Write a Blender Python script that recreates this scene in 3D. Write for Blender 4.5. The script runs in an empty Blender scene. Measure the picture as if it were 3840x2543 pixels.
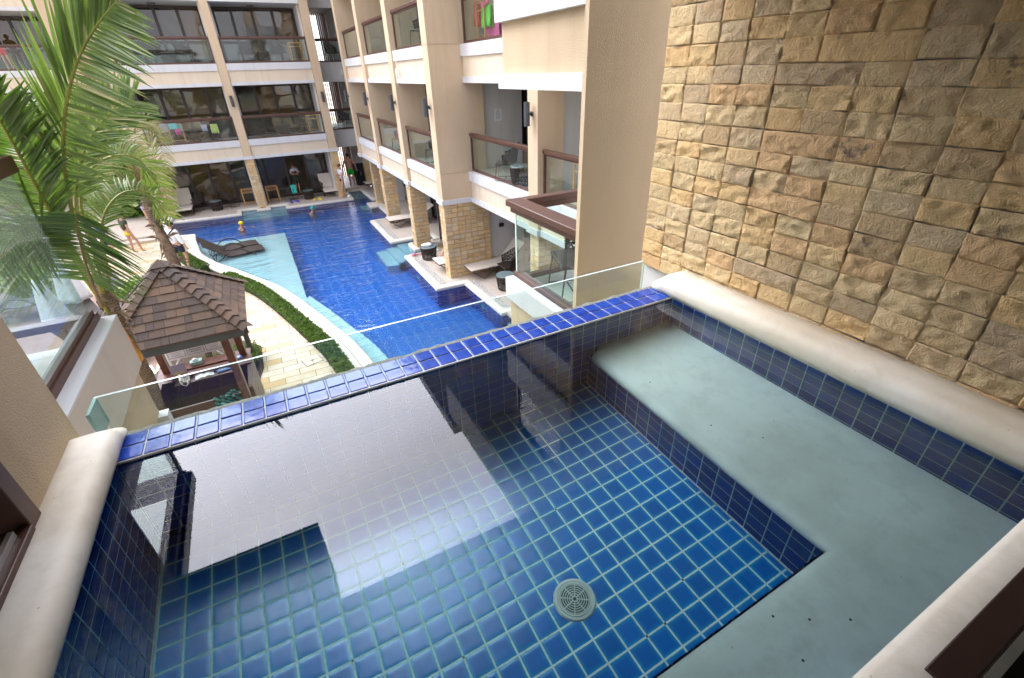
import bpy, bmesh, math, random
from mathutils import Vector, Matrix, noise, geometry
random.seed(7)
rnd = random.random
sc = bpy.context.scene
col = sc.collection
PI = math.pi
V = Vector

# ------------------------------------------------------------------ helpers
def tag(o, label=None, cat=None, group=None, kind=None):
    if label: o['label'] = label
    if cat: o['category'] = cat
    if group: o['group'] = group
    if kind: o['kind'] = kind
    return o

def empty(name, loc=(0, 0, 0), rz=0, label=None, cat=None, group=None):
    o = bpy.data.objects.new(name, None); col.objects.link(o)
    o.location = loc; o.rotation_euler = (0, 0, rz); o.empty_display_size = 0.1
    return tag(o, label, cat, group)

class MB:
    """collects shapes, then links them as ONE mesh object"""
    def __init__(s): s.v = []; s.f = []; s.m = []; s.a = []
    def add(s, vs, fs, mi=0, a=0.5):
        n = len(s.v); s.v += [tuple(p) for p in vs]
        for f in fs: s.f.append([i + n for i in f]); s.m.append(mi); s.a.append(a)
        return s
    def box(s, x0, y0, z0, x1, y1, z1, mi=0, a=0.5):
        x0, x1 = sorted((x0, x1)); y0, y1 = sorted((y0, y1)); z0, z1 = sorted((z0, z1))
        return s.add([(x0,y0,z0),(x1,y0,z0),(x1,y1,z0),(x0,y1,z0),(x0,y0,z1),(x1,y0,z1),(x1,y1,z1),(x0,y1,z1)],
              [(0,3,2,1),(4,5,6,7),(0,1,5,4),(1,2,6,5),(2,3,7,6),(3,0,4,7)], mi, a)
    def obox(s, c, sx, sy, sz, M=None, mi=0, a=.5):
        """box of full sizes about centre c, turned by matrix M"""
        M = M or Matrix.Identity(3); c = V(c); vs = []
        for z in (-.5,.5):
            for x, y in ((-.5,-.5),(.5,-.5),(.5,.5),(-.5,.5)): vs.append(c + M @ V((x*sx, y*sy, z*sz)))
        return s.add(vs, [(0,3,2,1),(4,5,6,7),(0,1,5,4),(1,2,6,5),(2,3,7,6),(3,0,4,7)], mi, a)
    def prism(s, poly, z0, z1, mi=0, a=.5, bottom=True):
        n = len(poly); vs = [(x,y,z0) for x,y in poly] + [(x,y,z1) for x,y in poly]
        ar = sum(poly[i][0]*poly[(i+1)%n][1]-poly[(i+1)%n][0]*poly[i][1] for i in range(n))
        tr = geometry.tessellate_polygon([[V((x,y,0)) for x,y in poly]])
        fs = []
        for t in tr:
            t = list(t)
            p = [poly[i] for i in t]
            if (p[1][0]-p[0][0])*(p[2][1]-p[0][1])-(p[2][0]-p[0][0])*(p[1][1]-p[0][1]) < 0: t.reverse()
            fs.append([i+n for i in t])
            if bottom: fs.append(t[::-1])
        for i in range(n):
            j = (i+1)%n
            fs.append((i,j,j+n,i+n) if ar > 0 else (j,i,i+n,j+n))
        return s.add(vs, fs, mi, a)
    def tube(s, pts, r, n=8, mi=0, caps=True, a=.5):
        pts = [V(p) for p in pts]; rs = r if isinstance(r, (list, tuple)) else [r]*len(pts)
        vs = []; fs = []; up = None
        for i, p in enumerate(pts):
            t = (pts[min(i+1, len(pts)-1)] - pts[max(i-1, 0)])
            if t.length < 1e-9: t = V((0,0,1))
            t.normalize()
            if up is None:
                up = t.cross(V((0,0,1)))
                if up.length < .1: up = t.cross(V((1,0,0)))
            up = (up - t*up.dot(t))
            up.normalize(); w = t.cross(up)
            for k in range(n):
                an = 2*PI*k/n; vs.append(p + (up*math.cos(an) + w*math.sin(an))*rs[i])
        for i in range(len(pts)-1):
            for k in range(n):
                q = (k+1) % n; fs.append((i*n+k, i*n+q, (i+1)*n+q, (i+1)*n+k))
        if caps: fs += [list(range(n))[::-1], [(len(pts)-1)*n+k for k in range(n)]]
        return s.add(vs, fs, mi, a)
    def lathe(s, prof, c=(0,0,0), n=20, mi=0, a=.5, M=None):
        vs = []; fs = []; m = len(prof)
        for k in range(n):
            an = 2*PI*k/n
            for r, z in prof:
                p = V((r*math.cos(an), r*math.sin(an), z))
                if M: p = M @ p
                vs.append(V(c) + p)
        for k in range(n):
            q = (k+1) % n
            for i in range(m-1): fs.append((k*m+i, q*m+i, q*m+i+1, k*m+i+1))
        return s.add(vs, fs, mi, a)
    def loft(s, rings, mi=0, closed=True, caps=True, a=.5):
        n = len(rings[0]); vs = [p for r in rings for p in r]; fs = []
        for i in range(len(rings)-1):
            for k in range(n if closed else n-1):
                q = (k+1) % n; fs.append((i*n+k, i*n+q, (i+1)*n+q, (i+1)*n+k))
        if caps and closed: fs += [list(range(n))[::-1], [(len(rings)-1)*n+k for k in range(n)]]
        return s.add(vs, fs, mi, a)
    def blob(s, c, r, amp=.0, mi=0, seg=10, M=None):
        c = V(c); r = V(r) if not isinstance(r, (int, float)) else V((r,r,r)); vs = []; fs = []
        rings = seg//2 + 1
        for i in range(rings+1):
            th = PI*i/rings
            for k in range(seg):
                ph = 2*PI*k/seg; d = V((math.sin(th)*math.cos(ph), math.sin(th)*math.sin(ph), math.cos(th)))
                p = V((d.x*r.x, d.y*r.y, d.z*r.z))
                if M: p = M @ p
                if amp: p *= 1 + amp*noise.noise((c+p)*6)
                vs.append(c+p)
        for i in range(rings):
            for k in range(seg):
                q = (k+1) % seg; fs.append((i*seg+k, (i+1)*seg+k, (i+1)*seg+q, i*seg+q))
        return s.add(vs, fs, mi)
    def build(s, name, mats, parent=None, world=True, smooth=False, bevel=0, kind=None, tagv=None, fix=False, segs=2):
        me = bpy.data.meshes.new(name); me.from_pydata(s.v, [], s.f)
        if not isinstance(mats, (list, tuple)): mats = [mats]
        for m in mats: me.materials.append(m)
        if len(mats) > 1:
            for p, mi in zip(me.polygons, s.m): p.material_index = mi
        if any(abs(x-.5) > 1e-6 for x in s.a):
            at = me.attributes.new('rnd', 'FLOAT', 'FACE')
            at.data.foreach_set('value', s.a)
        if fix:
            b = bmesh.new(); b.from_mesh(me); bmesh.ops.remove_doubles(b, verts=b.verts, dist=1e-5)
            bmesh.ops.recalc_face_normals(b, faces=b.faces); b.to_mesh(me); b.free()
        if smooth:
            for p in me.polygons: p.use_smooth = True
        me.update()
        o = bpy.data.objects.new(name, me); col.objects.link(o)
        if parent is not None:
            o.parent = parent
            if world:
                L = V((0,0,0)); q = parent
                while q is not None: L += q.location; q = q.parent
                o.location = -L
        if bevel:
            b = o.modifiers.new('b', 'BEVEL'); b.width = bevel; b.segments = segs; b.limit_method = 'ANGLE'; b.angle_limit = .7
            if smooth is False and segs > 1:
                for p in me.polygons: p.use_smooth = True
                try: me.set_sharp_from_angle(angle=.6)
                except Exception: pass
        if kind: o['kind'] = kind
        return o

def copy_tree(o, parent=None):
    c = o.copy(); col.objects.link(c)
    if parent is not None: c.parent = parent
    for ch in [x for x in bpy.data.objects if x.parent == o and x != c]: copy_tree(ch, c)
    return c

def place(o, loc, rz=0, label=None, group=None, s=None):
    o.location = loc; o.rotation_euler = (0, 0, rz)
    if label: o['label'] = label
    if group: o['group'] = group
    if s: o.scale = (s, s, s)
    return o

# ------------------------------------------------------------------ materials
class N:
    def __init__(s, name):
        s.m = bpy.data.materials.new(name); s.m.use_nodes = True; s.t = s.m.node_tree; s.n = s.t.nodes; s.l = s.t.links
        s.n.clear(); s.out = s.n.new('ShaderNodeOutputMaterial')
    def new(s, typ, **k):
        n = s.n.new('ShaderNode' + typ)
        for a, b in k.items(): setattr(n, a, b)
        return n
    def set(s, n, **k):
        for a, b in k.items():
            i = n.inputs[a.replace('_', ' ')] if a.replace('_', ' ') in n.inputs else n.inputs[int(a[1:])]
            if isinstance(b, bpy.types.NodeSocket): s.l.new(b, i)
            else: i.default_value = b
        return n
    def math(s, op, a, b=None, c=None, clamp=False):
        n = s.new('Math', operation=op, use_clamp=clamp)
        for i, x in enumerate((a, b, c)):
            if x is None: continue
            if isinstance(x, bpy.types.NodeSocket): s.l.new(x, n.inputs[i])
            else: n.inputs[i].default_value = x
        return n.outputs[0]
    def mix(s, f, a, b, mode='MIX'):
        n = s.new('Mix', data_type='RGBA', blend_type=mode)
        for i, x in ((0, f), (6, a), (7, b)):
            if isinstance(x, bpy.types.NodeSocket): s.l.new(x, n.inputs[i])
            elif i == 0: n.inputs[0].default_value = x
            else: n.inputs[i].default_value = (*x, 1) if len(x) == 3 else x
        return n.outputs[2]
    def ramp(s, f, pts, interp='LINEAR'):
        n = s.new('ValToRGB'); n.color_ramp.interpolation = interp; e = n.color_ramp.elements
        e[0].position = pts[0][0]; e[1].position = pts[-1][0]
        for p, c in pts[1:-1]: e.new(p)
        for i, (p, c) in enumerate(pts):
            e[i].color = (*c, 1) if not isinstance(c, (int, float)) else (c, c, c, 1)
        s.l.new(f, n.inputs[0]); return n.outputs[0]
    def co(s, scale=None):
        t = s.new('TexCoord').outputs['Object']
        if scale:
            mp = s.new('Mapping'); mp.inputs['Scale'].default_value = scale if not isinstance(scale, (int, float)) else (scale,)*3
            s.l.new(t, mp.inputs[0]); return mp.outputs[0]
        return t
    def noise(s, scale, detail=3, rough=.55, co=None, dist=0, out=0):
        n = s.new('TexNoise'); s.l.new(co or s.co(), n.inputs['Vector'])
        n.inputs['Scale'].default_value = scale; n.inputs['Detail'].default_value = detail; n.inputs['Roughness'].default_value = rough
        n.inputs['Distortion'].default_value = dist
        return n.outputs[out]
    def bump(s, h, strength=.3, dist=.01, normal=None):
        n = s.new('Bump'); n.inputs['Strength'].default_value = strength; n.inputs['Distance'].default_value = dist
        s.l.new(h, n.inputs['Height'])
        if normal is not None: s.l.new(normal, n.inputs['Normal'])
        return n.outputs[0]
    def bsdf(s, color, rough=.6, normal=None, metal=0, spec=.5, coat=0, trans=0, ior=None, subsurf=0):
        n = s.new('BsdfPrincipled')
        if isinstance(color, bpy.types.NodeSocket): s.l.new(color, n.inputs['Base Color'])
        else: n.inputs['Base Color'].default_value = (*color, 1)
        if isinstance(rough, bpy.types.NodeSocket): s.l.new(rough, n.inputs['Roughness'])
        else: n.inputs['Roughness'].default_value = rough
        n.inputs['Metallic'].default_value = metal; n.inputs['Specular IOR Level'].default_value = spec
        n.inputs['Coat Weight'].default_value = coat; n.inputs['Transmission Weight'].default_value = trans
        if ior: n.inputs['IOR'].default_value = ior
        if normal is not None: s.l.new(normal, n.inputs['Normal'])
        return n.outputs[0]
    def done(s, sh): s.l.new(sh, s.out.inputs[0]); return s.m

def plain(name, c, rough=.5, metal=0, var=.12, scale=8, bump=0, bscale=40, spec=.5, coat=0):
    m = N(name); nz = m.noise(scale, 4)
    c2 = tuple(x*(1-var) for x in c); c3 = tuple(min(1, x*(1+var)) for x in c)
    cc = m.ramp(nz, [(.3, c2), (.7, c3)])
    nr = m.bump(m.noise(bscale, 3), .4, bump) if bump else None
    return m.done(m.bsdf(cc, rough, nr, metal, spec, coat))

def stucco(name, c, scale=90, dist=.004, stain=.1, grime=(.55,.5,.45)):
    m = N(name)
    big = m.noise(.9, 5, .6); mid = m.noise(6, 4)
    streak = m.noise(1.0, 4, .6, co=m.co((5, 5, .45)))
    c2 = tuple(x*(1-stain) for x in c)
    cc = m.ramp(big, [(.3, c2), (.75, c)])
    cc = m.mix(m.math('MULTIPLY', m.ramp(streak, [(.50, 0), (.74, 1)]), .25), cc, tuple(x*y for x, y in zip(c, grime)))
    cc = m.mix(m.math('MULTIPLY', mid, .12), cc, tuple(x*.8 for x in c))
    g = m.noise(scale, 4, .7); v = m.new('TexVoronoi', feature='F1'); v.inputs['Scale'].default_value = scale*.9; m.l.new(m.co(), v.inputs['Vector'])
    h = m.math('SUBTRACT', g, m.math('MULTIPLY', v.outputs[0], .35))
    return m.done(m.bsdf(cc, .85, m.bump(h, .9, dist), spec=.25))

def tiles(name, ax, pitch, grout, tile, groutc, off=(0, 0), var=.25, rim=None, rough=.08, gbump=.002, coat=.6, rimw=.22, holes=False, wob=0, vary_hue=None):
    """ax: two of 'xyz'. glazed square tiles with light joints"""
    m = N(name); co = m.co(); sp = m.new('SeparateXYZ'); m.l.new(co, sp.inputs[0])
    us = []
    for k in (0, 1):
        u = sp.outputs['XYZ'.index(ax[k].upper())]
        if wob: u = m.math('ADD', u, m.math('MULTIPLY', m.math('SUBTRACT', m.noise(3, 2), .5), wob))
        us.append(m.math('DIVIDE', m.math('SUBTRACT', u, off[k]), pitch[k]))
    ds = []; cs = []
    for k in (0, 1):
        fr = m.math('FRACT', us[k]); d = m.math('MINIMUM', fr, m.math('SUBTRACT', 1, fr)); ds.append(m.math('MULTIPLY', d, pitch[k])); cs.append(m.math('FLOOR', us[k]))
    d = m.math('MINIMUM', ds[0], ds[1])
    cell = m.new('CombineXYZ'); m.l.new(cs[0], cell.inputs[0]); m.l.new(cs[1], cell.inputs[1])
    wn = m.new('TexWhiteNoise'); m.l.new(cell.outputs[0], wn.inputs[0])
    dn = m.math('ADD', d, m.math('MULTIPLY', m.math('SUBTRACT', m.noise(60, 2), .5), grout*.6))
    mask = m.ramp(m.math('DIVIDE', dn, grout), [(.42, 0), (.62, 1)])
    base = m.mix(m.math('MULTIPLY', wn.outputs[0], var), tile, tuple(x*.35 for x in tile))
    if vary_hue: base = m.mix(m.math('MULTIPLY', wn.outputs[0], m.math('MULTIPLY', m.noise(14, 3), .9)), base, vary_hue)
    base = m.mix(m.math('MULTIPLY', m.noise(30, 4, .7), .35), base, tuple(x*.6 for x in tile))
    if rim: 
        rm = m.ramp(m.math('DIVIDE', d, min(pitch)*rimw), [(.1, 1), (1, 0)])
        base = m.mix(m.math('MULTIPLY', rm, .75), base, rim)
    gc = m.mix(m.noise(25, 3), groutc, tuple(x*.72 for x in groutc))
    cc = m.mix(mask, gc, base)
    h = m.ramp(m.math('DIVIDE', d, grout*3), [(.15, 0), (.6, .85), (1, 1)])
    tl = m.math('MULTIPLY', wn.outputs[0], 1)
    h = m.math('ADD', h, m.math('MULTIPLY', m.noise(18, 2), .5))
    r = m.mix(mask, (.75,)*3, (rough,)*3)
    rr = m.new('RGBToBW'); m.l.new(r, rr.inputs[0])
    return m.done(m.bsdf(cc, rr.outputs[0], m.bump(h, .7, gbump), coat=coat))

def stonemat(name, pal, bumpd=.006, scale=14, dark=(.10,.09,.08)):
    m = N(name); at = m.new('Attribute', attribute_name='rnd'); wn = m.new('TexWhiteNoise', noise_dimensions='1D'); m.l.new(at.outputs['Fac'], wn.inputs['W'])
    cc = m.ramp(wn.outputs[0], [(i/(len(pal)), c) for i, c in enumerate(pal)], 'CONSTANT')
    wv = m.new('TexVoronoi', feature='F1'); wv.inputs['Scale'].default_value = scale*.5; m.l.new(m.co(), wv.inputs['Vector'])
    n1 = m.noise(scale*.5, 6, .65, dist=1.2); n2 = m.noise(scale*2.2, 5, .7); n3 = m.noise(scale*.22, 4, .6)
    cc = m.mix(m.ramp(n1, [(.45, 0), (.75, .55)]), cc, (.60, .37, .16))
    cc = m.mix(m.ramp(n2, [(.45, 0), (.85, .35)]), cc, (.34, .24, .13))
    sp = m.math('MULTIPLY', m.ramp(n3, [(.62, 0), (.70, .85)]), m.ramp(m.noise(scale*.9, 5, .7), [(.48, 0), (.6, 1)]))
    cc = m.mix(sp, cc, dark)
    h = m.math('ADD', m.math('MULTIPLY', m.noise(scale*1.1, 7, .68, dist=.8), 1.6), m.math('MULTIPLY', m.noise(scale*7, 4, .7), .5))
    return m.done(m.bsdf(cc, .85, m.bump(h, 1.0, bumpd), spec=.3))

def glassmat(name, tint=(.86, .95, .92), refl=.35, rough=0.0, dirt=.04, ior=1.45):
    m = N(name); fr = m.new('Fresnel'); fr.inputs[0].default_value = ior
    tr = m.new('BsdfTransparent'); tr.inputs[0].default_value = (*tint, 1)
    gl = m.new('BsdfGlossy'); gl.inputs['Color'].default_value = (1, 1, 1, 1); gl.inputs['Roughness'].default_value = rough
    df = m.new('BsdfDiffuse'); df.inputs[0].default_value = (.75, .8, .8, 1)
    mx = m.new('MixShader'); ge = m.new('NewGeometry'); m.l.new(m.math('MULTIPLY', m.math('MULTIPLY', fr.outputs[0], refl/.35*1.0, clamp=True), m.math('SUBTRACT', 1, ge.outputs['Backfacing'])), mx.inputs[0]); m.l.new(tr.outputs[0], mx.inputs[1]); m.l.new(gl.outputs[0], mx.inputs[2])
    m2 = m.new('MixShader'); m.l.new(m.math('MULTIPLY', m.noise(3, 5, .7), dirt*2), m2.inputs[0]); m.l.new(mx.outputs[0], m2.inputs[1]); m.l.new(df.outputs[0], m2.inputs[2])
    return m.done(m2.outputs[0])

def watermat(name, tint, boost, bumpn=None, dist=.0, strength=0, base_refl=0.0):
    m = N(name)
    nr = None
    if bumpn: nr = m.bump(bumpn(m), strength, dist)
    rf = m.new('BsdfRefraction'); rf.inputs['Color'].default_value = (*tint, 1); rf.inputs['IOR'].default_value = 1.33; rf.inputs['Roughness'].default_value = 0
    gl = m.new('BsdfGlossy'); gl.inputs['Roughness'].default_value = 0.0; gl.inputs['Color'].default_value = (1, 1, 1, 1)
    fr = m.new('Fresnel'); fr.inputs[0].default_value = 1.33
    if nr is not None:
        for q in (rf, gl, fr): m.l.new(nr, q.inputs['Normal'])
    mx = m.new('MixShader'); m.l.new(m.math('MULTIPLY_ADD', fr.outputs[0], boost, base_refl, clamp=True), mx.inputs[0])
    m.l.new(rf.outputs[0], mx.inputs[1]); m.l.new(gl.outputs[0], mx.inputs[2])
    return m.done(mx.outputs[0])

TAN = (.64, .505, .355); PEACH = (.70, .605, .475); WHITE = (.63, .645, .67)
M = {}
M['tan'] = stucco('tan_render', TAN)
M['tan2'] = stucco('tan_render_coarse', (.63, .505, .345), scale=130, dist=.006, stain=.14)
M['peach'] = stucco('peach_render', PEACH, scale=110, dist=.002, stain=.06)
M['white'] = stucco('white_render', WHITE, scale=110, dist=.002, stain=.05)
M['whitec'] = stucco('white_render_coarse', (.64, .66, .67), scale=90, dist=.005, stain=.07)
M['lwall'] = stucco('light_wall', (.62, .62, .61), scale=110, dist=.0015, stain=.05)
M['brown'] = plain('brown_aluminium', (.085, .038, .026), .38, .0, .12, 20, bump=.0006, bscale=300, spec=.5)
M['dkbrown'] = plain('dark_frame', (.035, .018, .014), .4)
M['railglass'] = glassmat('rail_glass', (.90, .955, .935), .45, dirt=.012)
M['clearglass'] = glassmat('clear_glass', (.90, .965, .94), .45, dirt=.022)
M['edgeglass'] = plain('glass_edge', (.25, .48, .42), .1, var=.1)
M['edgelight'] = plain('glass_edge_bright', (.62, .78, .76), .15, var=.06)
M['alu'] = plain('aluminium', (.62, .63, .64), .3, .8)
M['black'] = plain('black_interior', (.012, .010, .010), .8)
M['dkmetal'] = plain('dark_metal', (.055, .052, .055), .45, .2)
M['lampgrey'] = plain('lamp_grey', (.06, .07, .085), .45, .1)
M['rattan'] = plain('rattan', (.035, .026, .022), .6, 0, .3, 60, bump=.002, bscale=120)
M['frame'] = plain('furniture_frame', (.045, .028, .022), .5)
M['canvas'] = plain('canvas', (.66, .60, .53), .8, 0, .05, 6, bump=.0008, bscale=400)
M['bamboo'] = plain('bamboo', (.50, .27, .08), .5, 0, .2, 20)
M['tabletop'] = plain('table_glass', (.16, .22, .24), .12, 0, .08)
M['wood'] = plain('dark_wood', (.11, .040, .026), .4, 0, .3, 12, bump=.001, bscale=60)
M['fascia'] = plain('fascia_grey', (.065, .078, .085), .6, 0, .08)
M['concrete'] = plain('rough_concrete', (.22, .21, .19), .95, 0, .3, 30, bump=.02, bscale=45)
M['paper'] = plain('paper', (.80, .80, .82), .7, 0, .04)
M['phone'] = plain('phone_plastic', (.66, .60, .52), .35, 0, .05)
M['skin'] = plain('skin', (.56, .32, .22), .55, 0, .06)
M['hair'] = plain('dark_hair', (.015, .011, .009), .5)
M['auburn'] = plain('auburn_hair', (.16, .05, .02), .5)
M['cloth_white'] = plain('cloth_white', (.78, .80, .86), .85, 0, .05)
M['cloth_navy'] = plain('cloth_navy', (.02, .025, .05), .85)
M['cloth_black'] = plain('cloth_black', (.012, .012, .014), .85)
M['cloth_blue'] = plain('cloth_blue', (.02, .05, .30), .8)
M['cloth_yellow'] = plain('cloth_yellow', (.85, .66, .02), .7)
M['cloth_green'] = plain('cloth_green', (.02, .62, .05), .7, 0, .5, 9)
M['teal'] = plain('teal', (.02, .42, .36), .6)
M['purple'] = plain('purple', (.10, .07, .62), .5)
M['pink'] = plain('pink', (.80, .15, .30), .6)
M['red'] = plain('red_cloth', (.62, .05, .045), .8)
M['greenc'] = plain('green_cloth', (.08, .55, .03), .8)
M['lilac'] = plain('lilac_cloth', (.42, .40, .60), .85)
M['aqua'] = plain('aqua_cloth', (.18, .60, .72), .85)
M['lime'] = plain('lime_cloth', (.60, .66, .22), .85)
M['magenta'] = plain('magenta_cloth', (.62, .08, .30), .85)
M['dress'] = plain('dark_print_dress', (.045, .06, .04), .85, 0, .9, 25)
M['grey'] = plain('grey_plastic', (.30, .31, .33), .6)
M['granite'] = plain('white_marble', (.74, .73, .71), .45, 0, .12, 3)
M['marker'] = plain('white_plastic', (.75, .76, .78), .5, 0, .04)
M['ink'] = plain('ink', (.04, .04, .045), .7)
M['bluebook'] = plain('blue_print', (.05, .14, .42), .35, 0, .5, 12)
M['tissue'] = plain('tissue_teal', (.30, .48, .46), .6, 0, .1)
M['folder'] = plain('mauve_folder', (.27, .24, .31), .35, 0, .06)
M['gold'] = plain('gold_square', (.45, .33, .16), .4)

def copemat(name, c, warm):
    m = N(name); n1 = m.noise(2.2, 6, .62); n2 = m.noise(9, 5, .65); n3 = m.noise(120, 3)
    cc = m.ramp(n1, [(.3, warm), (.62, c)])
    cc = m.mix(m.ramp(n2, [(.5, 0), (.78, .45)]), cc, tuple(x*.72 for x in warm))
    cc = m.mix(m.math('MULTIPLY', n3, .16), cc, tuple(x*.75 for x in c))
    vv = m.new('TexVoronoi', feature='F1'); vv.inputs['Scale'].default_value = 11; m.l.new(m.co(), vv.inputs['Vector'])
    cc = m.mix(m.ramp(vv.outputs[0], [(.02, .55), (.05, 0)]), cc, (.3, .24, .17))
    return m.done(m.bsdf(cc, .6, m.bump(m.math('ADD', m.noise(35, 4), m.math('MULTIPLY', n3, .6)), .35, .0022), spec=.35))
M['coping'] = copemat('sandstone_coping', (.86, .82, .72), (.70, .62, .47))
M['nlface'] = stucco('grey_beige_render', (.56,.52,.46), 90, .004)
M['bench'] = copemat('pool_bench_plaster', (.90, .92, .86), (.70, .71, .63))
M['pcope'] = copemat('pale_limestone', (.70, .67, .62), (.62, .57, .50))
PLB = (.004, .022, .13)
M['ledge'] = tiles('ledge_tiles', 'xy', (.1012, .1), .009, (.02, .035, .26), (.62, .66, .62), off=(-.88, 2.137), var=.5, rim=(.06, .10, .42), rough=.09, gbump=.0022, coat=1, vary_hue=(.10, .14, .5))
M['pwx'] = tiles('pool_wall_tiles_x', 'yz', (.1, .1), .0052, (.012, .060, .34), (.48, .70, .70), off=(.115, 4.17), rough=.2, vary_hue=(.02, .016, .15), coat=.15)
M['pwy'] = tiles('pool_wall_tiles_y', 'xz', (.1, .1), .0052, (.012, .060, .34), (.48, .70, .70), off=(-.88, 4.17), rough=.2, vary_hue=(.02, .016, .15), coat=.15)
M['pfloor'] = tiles('pool_floor_tiles', 'xy', (.1, .1), .0075, (.002, .17, .60), (.66, .90, .82), off=(-.87, .474), var=.3, rim=(.01, .34, .60), rough=.25, gbump=.001, coat=0)
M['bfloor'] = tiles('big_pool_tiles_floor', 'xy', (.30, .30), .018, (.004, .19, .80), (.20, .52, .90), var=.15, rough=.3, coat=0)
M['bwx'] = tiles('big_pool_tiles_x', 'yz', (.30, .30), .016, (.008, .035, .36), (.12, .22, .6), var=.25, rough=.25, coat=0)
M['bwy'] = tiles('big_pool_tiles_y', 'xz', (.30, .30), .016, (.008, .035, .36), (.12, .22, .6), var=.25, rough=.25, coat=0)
M['shelf'] = plain('pale_blue_shelf', (.76, .93, .92), .5, 0, .05, 1.5)
M['step'] = tiles('pale_step_tiles', 'xy', (.35, .35), .012, (.55, .82, .90), (.7, .85, .9), var=.1, rough=.4, coat=0)
M['deck'] = tiles('beige_deck_tiles', 'xy', (.6, .6), .008, (.58, .51, .45), (.40, .35, .31), var=.12, rough=.5, coat=0)
M['balc'] = tiles('balcony_tiles', 'xy', (.4, .4), .006, (.52, .50, .45), (.36, .34, .31), var=.08, rough=.35, coat=0)

def travertine(name):
    m = N(name); co = m.co(); mp = m.new('Mapping'); mp.inputs['Rotation'].default_value = (0, 0, .0); m.l.new(co, mp.inputs[0])
    b = m.new('TexBrick'); m.l.new(mp.outputs[0], b.inputs[0]); b.offset = .5
    for k, v in (('Scale', 1), ('Mortar Size', .007), ('Mortar Smooth', .1), ('Brick Width', .62), ('Row Height', .24)): b.inputs[k].default_value = v
    b.inputs['Color1'].default_value = (0, 0, 0, 1); b.inputs['Color2'].default_value = (1, 1, 1, 1); b.inputs['Mortar'].default_value = (.5, .5, .5, 1)
    cc = m.ramp(b.outputs['Color'], [(0, (.50, .43, .33)), (.35, (.57, .52, .43)), (.8, (.53, .46, .34)), (.93, (.47, .33, .16))])
    n1 = m.noise(1.6, 6, .65, dist=1); n2 = m.noise(7, 6, .7, dist=.6, co=m.co((1, 2.2, 1)))
    cc = m.mix(m.ramp(n1, [(.46, 0), (.68, .6)]), cc, (.46, .31, .18))
    cc = m.mix(m.ramp(n2, [(.55, 0), (.75, .4)]), cc, (.38, .26, .15))
    cc = m.mix(b.outputs['Fac'], cc, (.20, .14, .09))
    return m.done(m.bsdf(cc, .7, m.bump(m.math('SUBTRACT', m.noise(30, 4), m.math('MULTIPLY', b.outputs['Fac'], 2)), .4, .004), spec=.3))
M['trav'] = travertine('travertine_paving')
M['strip'] = tiles('travertine_strip', 'xy', (5, .22), .007, (.68, .64, .58), (.40, .35, .30), var=.06, rough=.6, coat=0)
def pebbles(name):
    m = N(name); v = m.new('TexVoronoi', feature='DISTANCE_TO_EDGE'); v.inputs['Scale'].default_value = 22; m.l.new(m.co(), v.inputs['Vector'])
    c = m.ramp(v.outputs[0], [(.0, (.10, .09, .08)), (.12, (.72, .71, .69)), (.4, (.85, .84, .82))])
    return m.done(m.bsdf(c, .6, m.bump(m.ramp(v.outputs[0], [(0, 0), (.3, 1)]), 1, .02)))
M['pebble'] = pebbles('pebble_inlay')

SPAL = [(.78,.56,.28),(.70,.54,.30),(.81,.56,.27),(.66,.49,.27),(.82,.62,.34),(.77,.51,.26),(.58,.44,.27),(.75,.57,.31),(.71,.55,.33),(.61,.44,.24)]
M['stone'] = stonemat('split_face_sandstone', SPAL, .017, 17)
SP2 = [(.62,.45,.24),(.66,.52,.31),(.58,.42,.23),(.70,.50,.26),(.60,.49,.32),(.68,.46,.24),(.72,.56,.34),(.60,.48,.32),(.66,.48,.27),(.62,.50,.33)]
M['stone2'] = stonemat('sandstone_cladding', SP2, .005, 7, dark=(.24,.22,.2))

def shingle(name):
    m = N(name); at = m.new('Attribute', attribute_name='rnd'); wn = m.new('TexWhiteNoise', noise_dimensions='1D'); m.l.new(at.outputs['Fac'], wn.inputs['W'])
    cc = m.ramp(wn.outputs[0], [(0, (.088, .064, .052)), (.3, (.072, .058, .052)), (.5, (.115, .078, .057)), (.7, (.062, .052, .050)), (.85, (.14, .092, .064))], 'CONSTANT')
    g = m.noise(260, 3, .7); cc = m.mix(m.ramp(g, [(.45, 0), (.7, .6)]), cc, (.26, .20, .17)); cc = m.mix(m.ramp(m.noise(4, 4), [(.5, 0), (.8, .35)]), cc, (.05, .035, .03))
    return m.done(m.bsdf(cc, .9, m.bump(g, .6, .003), spec=.2))
M['shingle'] = shingle('asphalt_shingles')

def leafmat(name, c1, c2, trans=.35, rough=.45, dry=None, drycut=.78):
    m = N(name); at = m.new('Attribute', attribute_name='rnd'); wn = m.new('TexWhiteNoise', noise_dimensions='1D'); m.l.new(at.outputs['Fac'], wn.inputs['W'])
    cc = m.mix(wn.outputs[0], c1, c2)
    if dry: cc = m.mix(m.ramp(wn.outputs[0], [(drycut, 0), (drycut+.07, 1)]), cc, dry)
    cc = m.mix(m.ramp(m.noise(5, 4), [(.55, 0), (.8, .5)]), cc, tuple(min(1, x*1.7) for x in c2))
    b = m.bsdf(cc, rough, spec=.45); t = m.new('BsdfTranslucent'); m.l.new(m.mix(.5, cc, (.25, .42, .03)), t.inputs[0])
    mx = m.new('MixShader'); mx.inputs[0].default_value = trans; m.l.new(b, mx.inputs[1]); m.l.new(t.outputs[0], mx.inputs[2])
    return m.done(mx.outputs[0])
M['frond'] = leafmat('palm_leaf', (.070, .13, .030), (.16, .23, .055), .28, .42, dry=(.36, .32, .16), drycut=.90)
M['frond2'] = leafmat('palm_leaf_dark', (.040, .11, .022), (.085, .16, .03), .25, .4)
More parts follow.
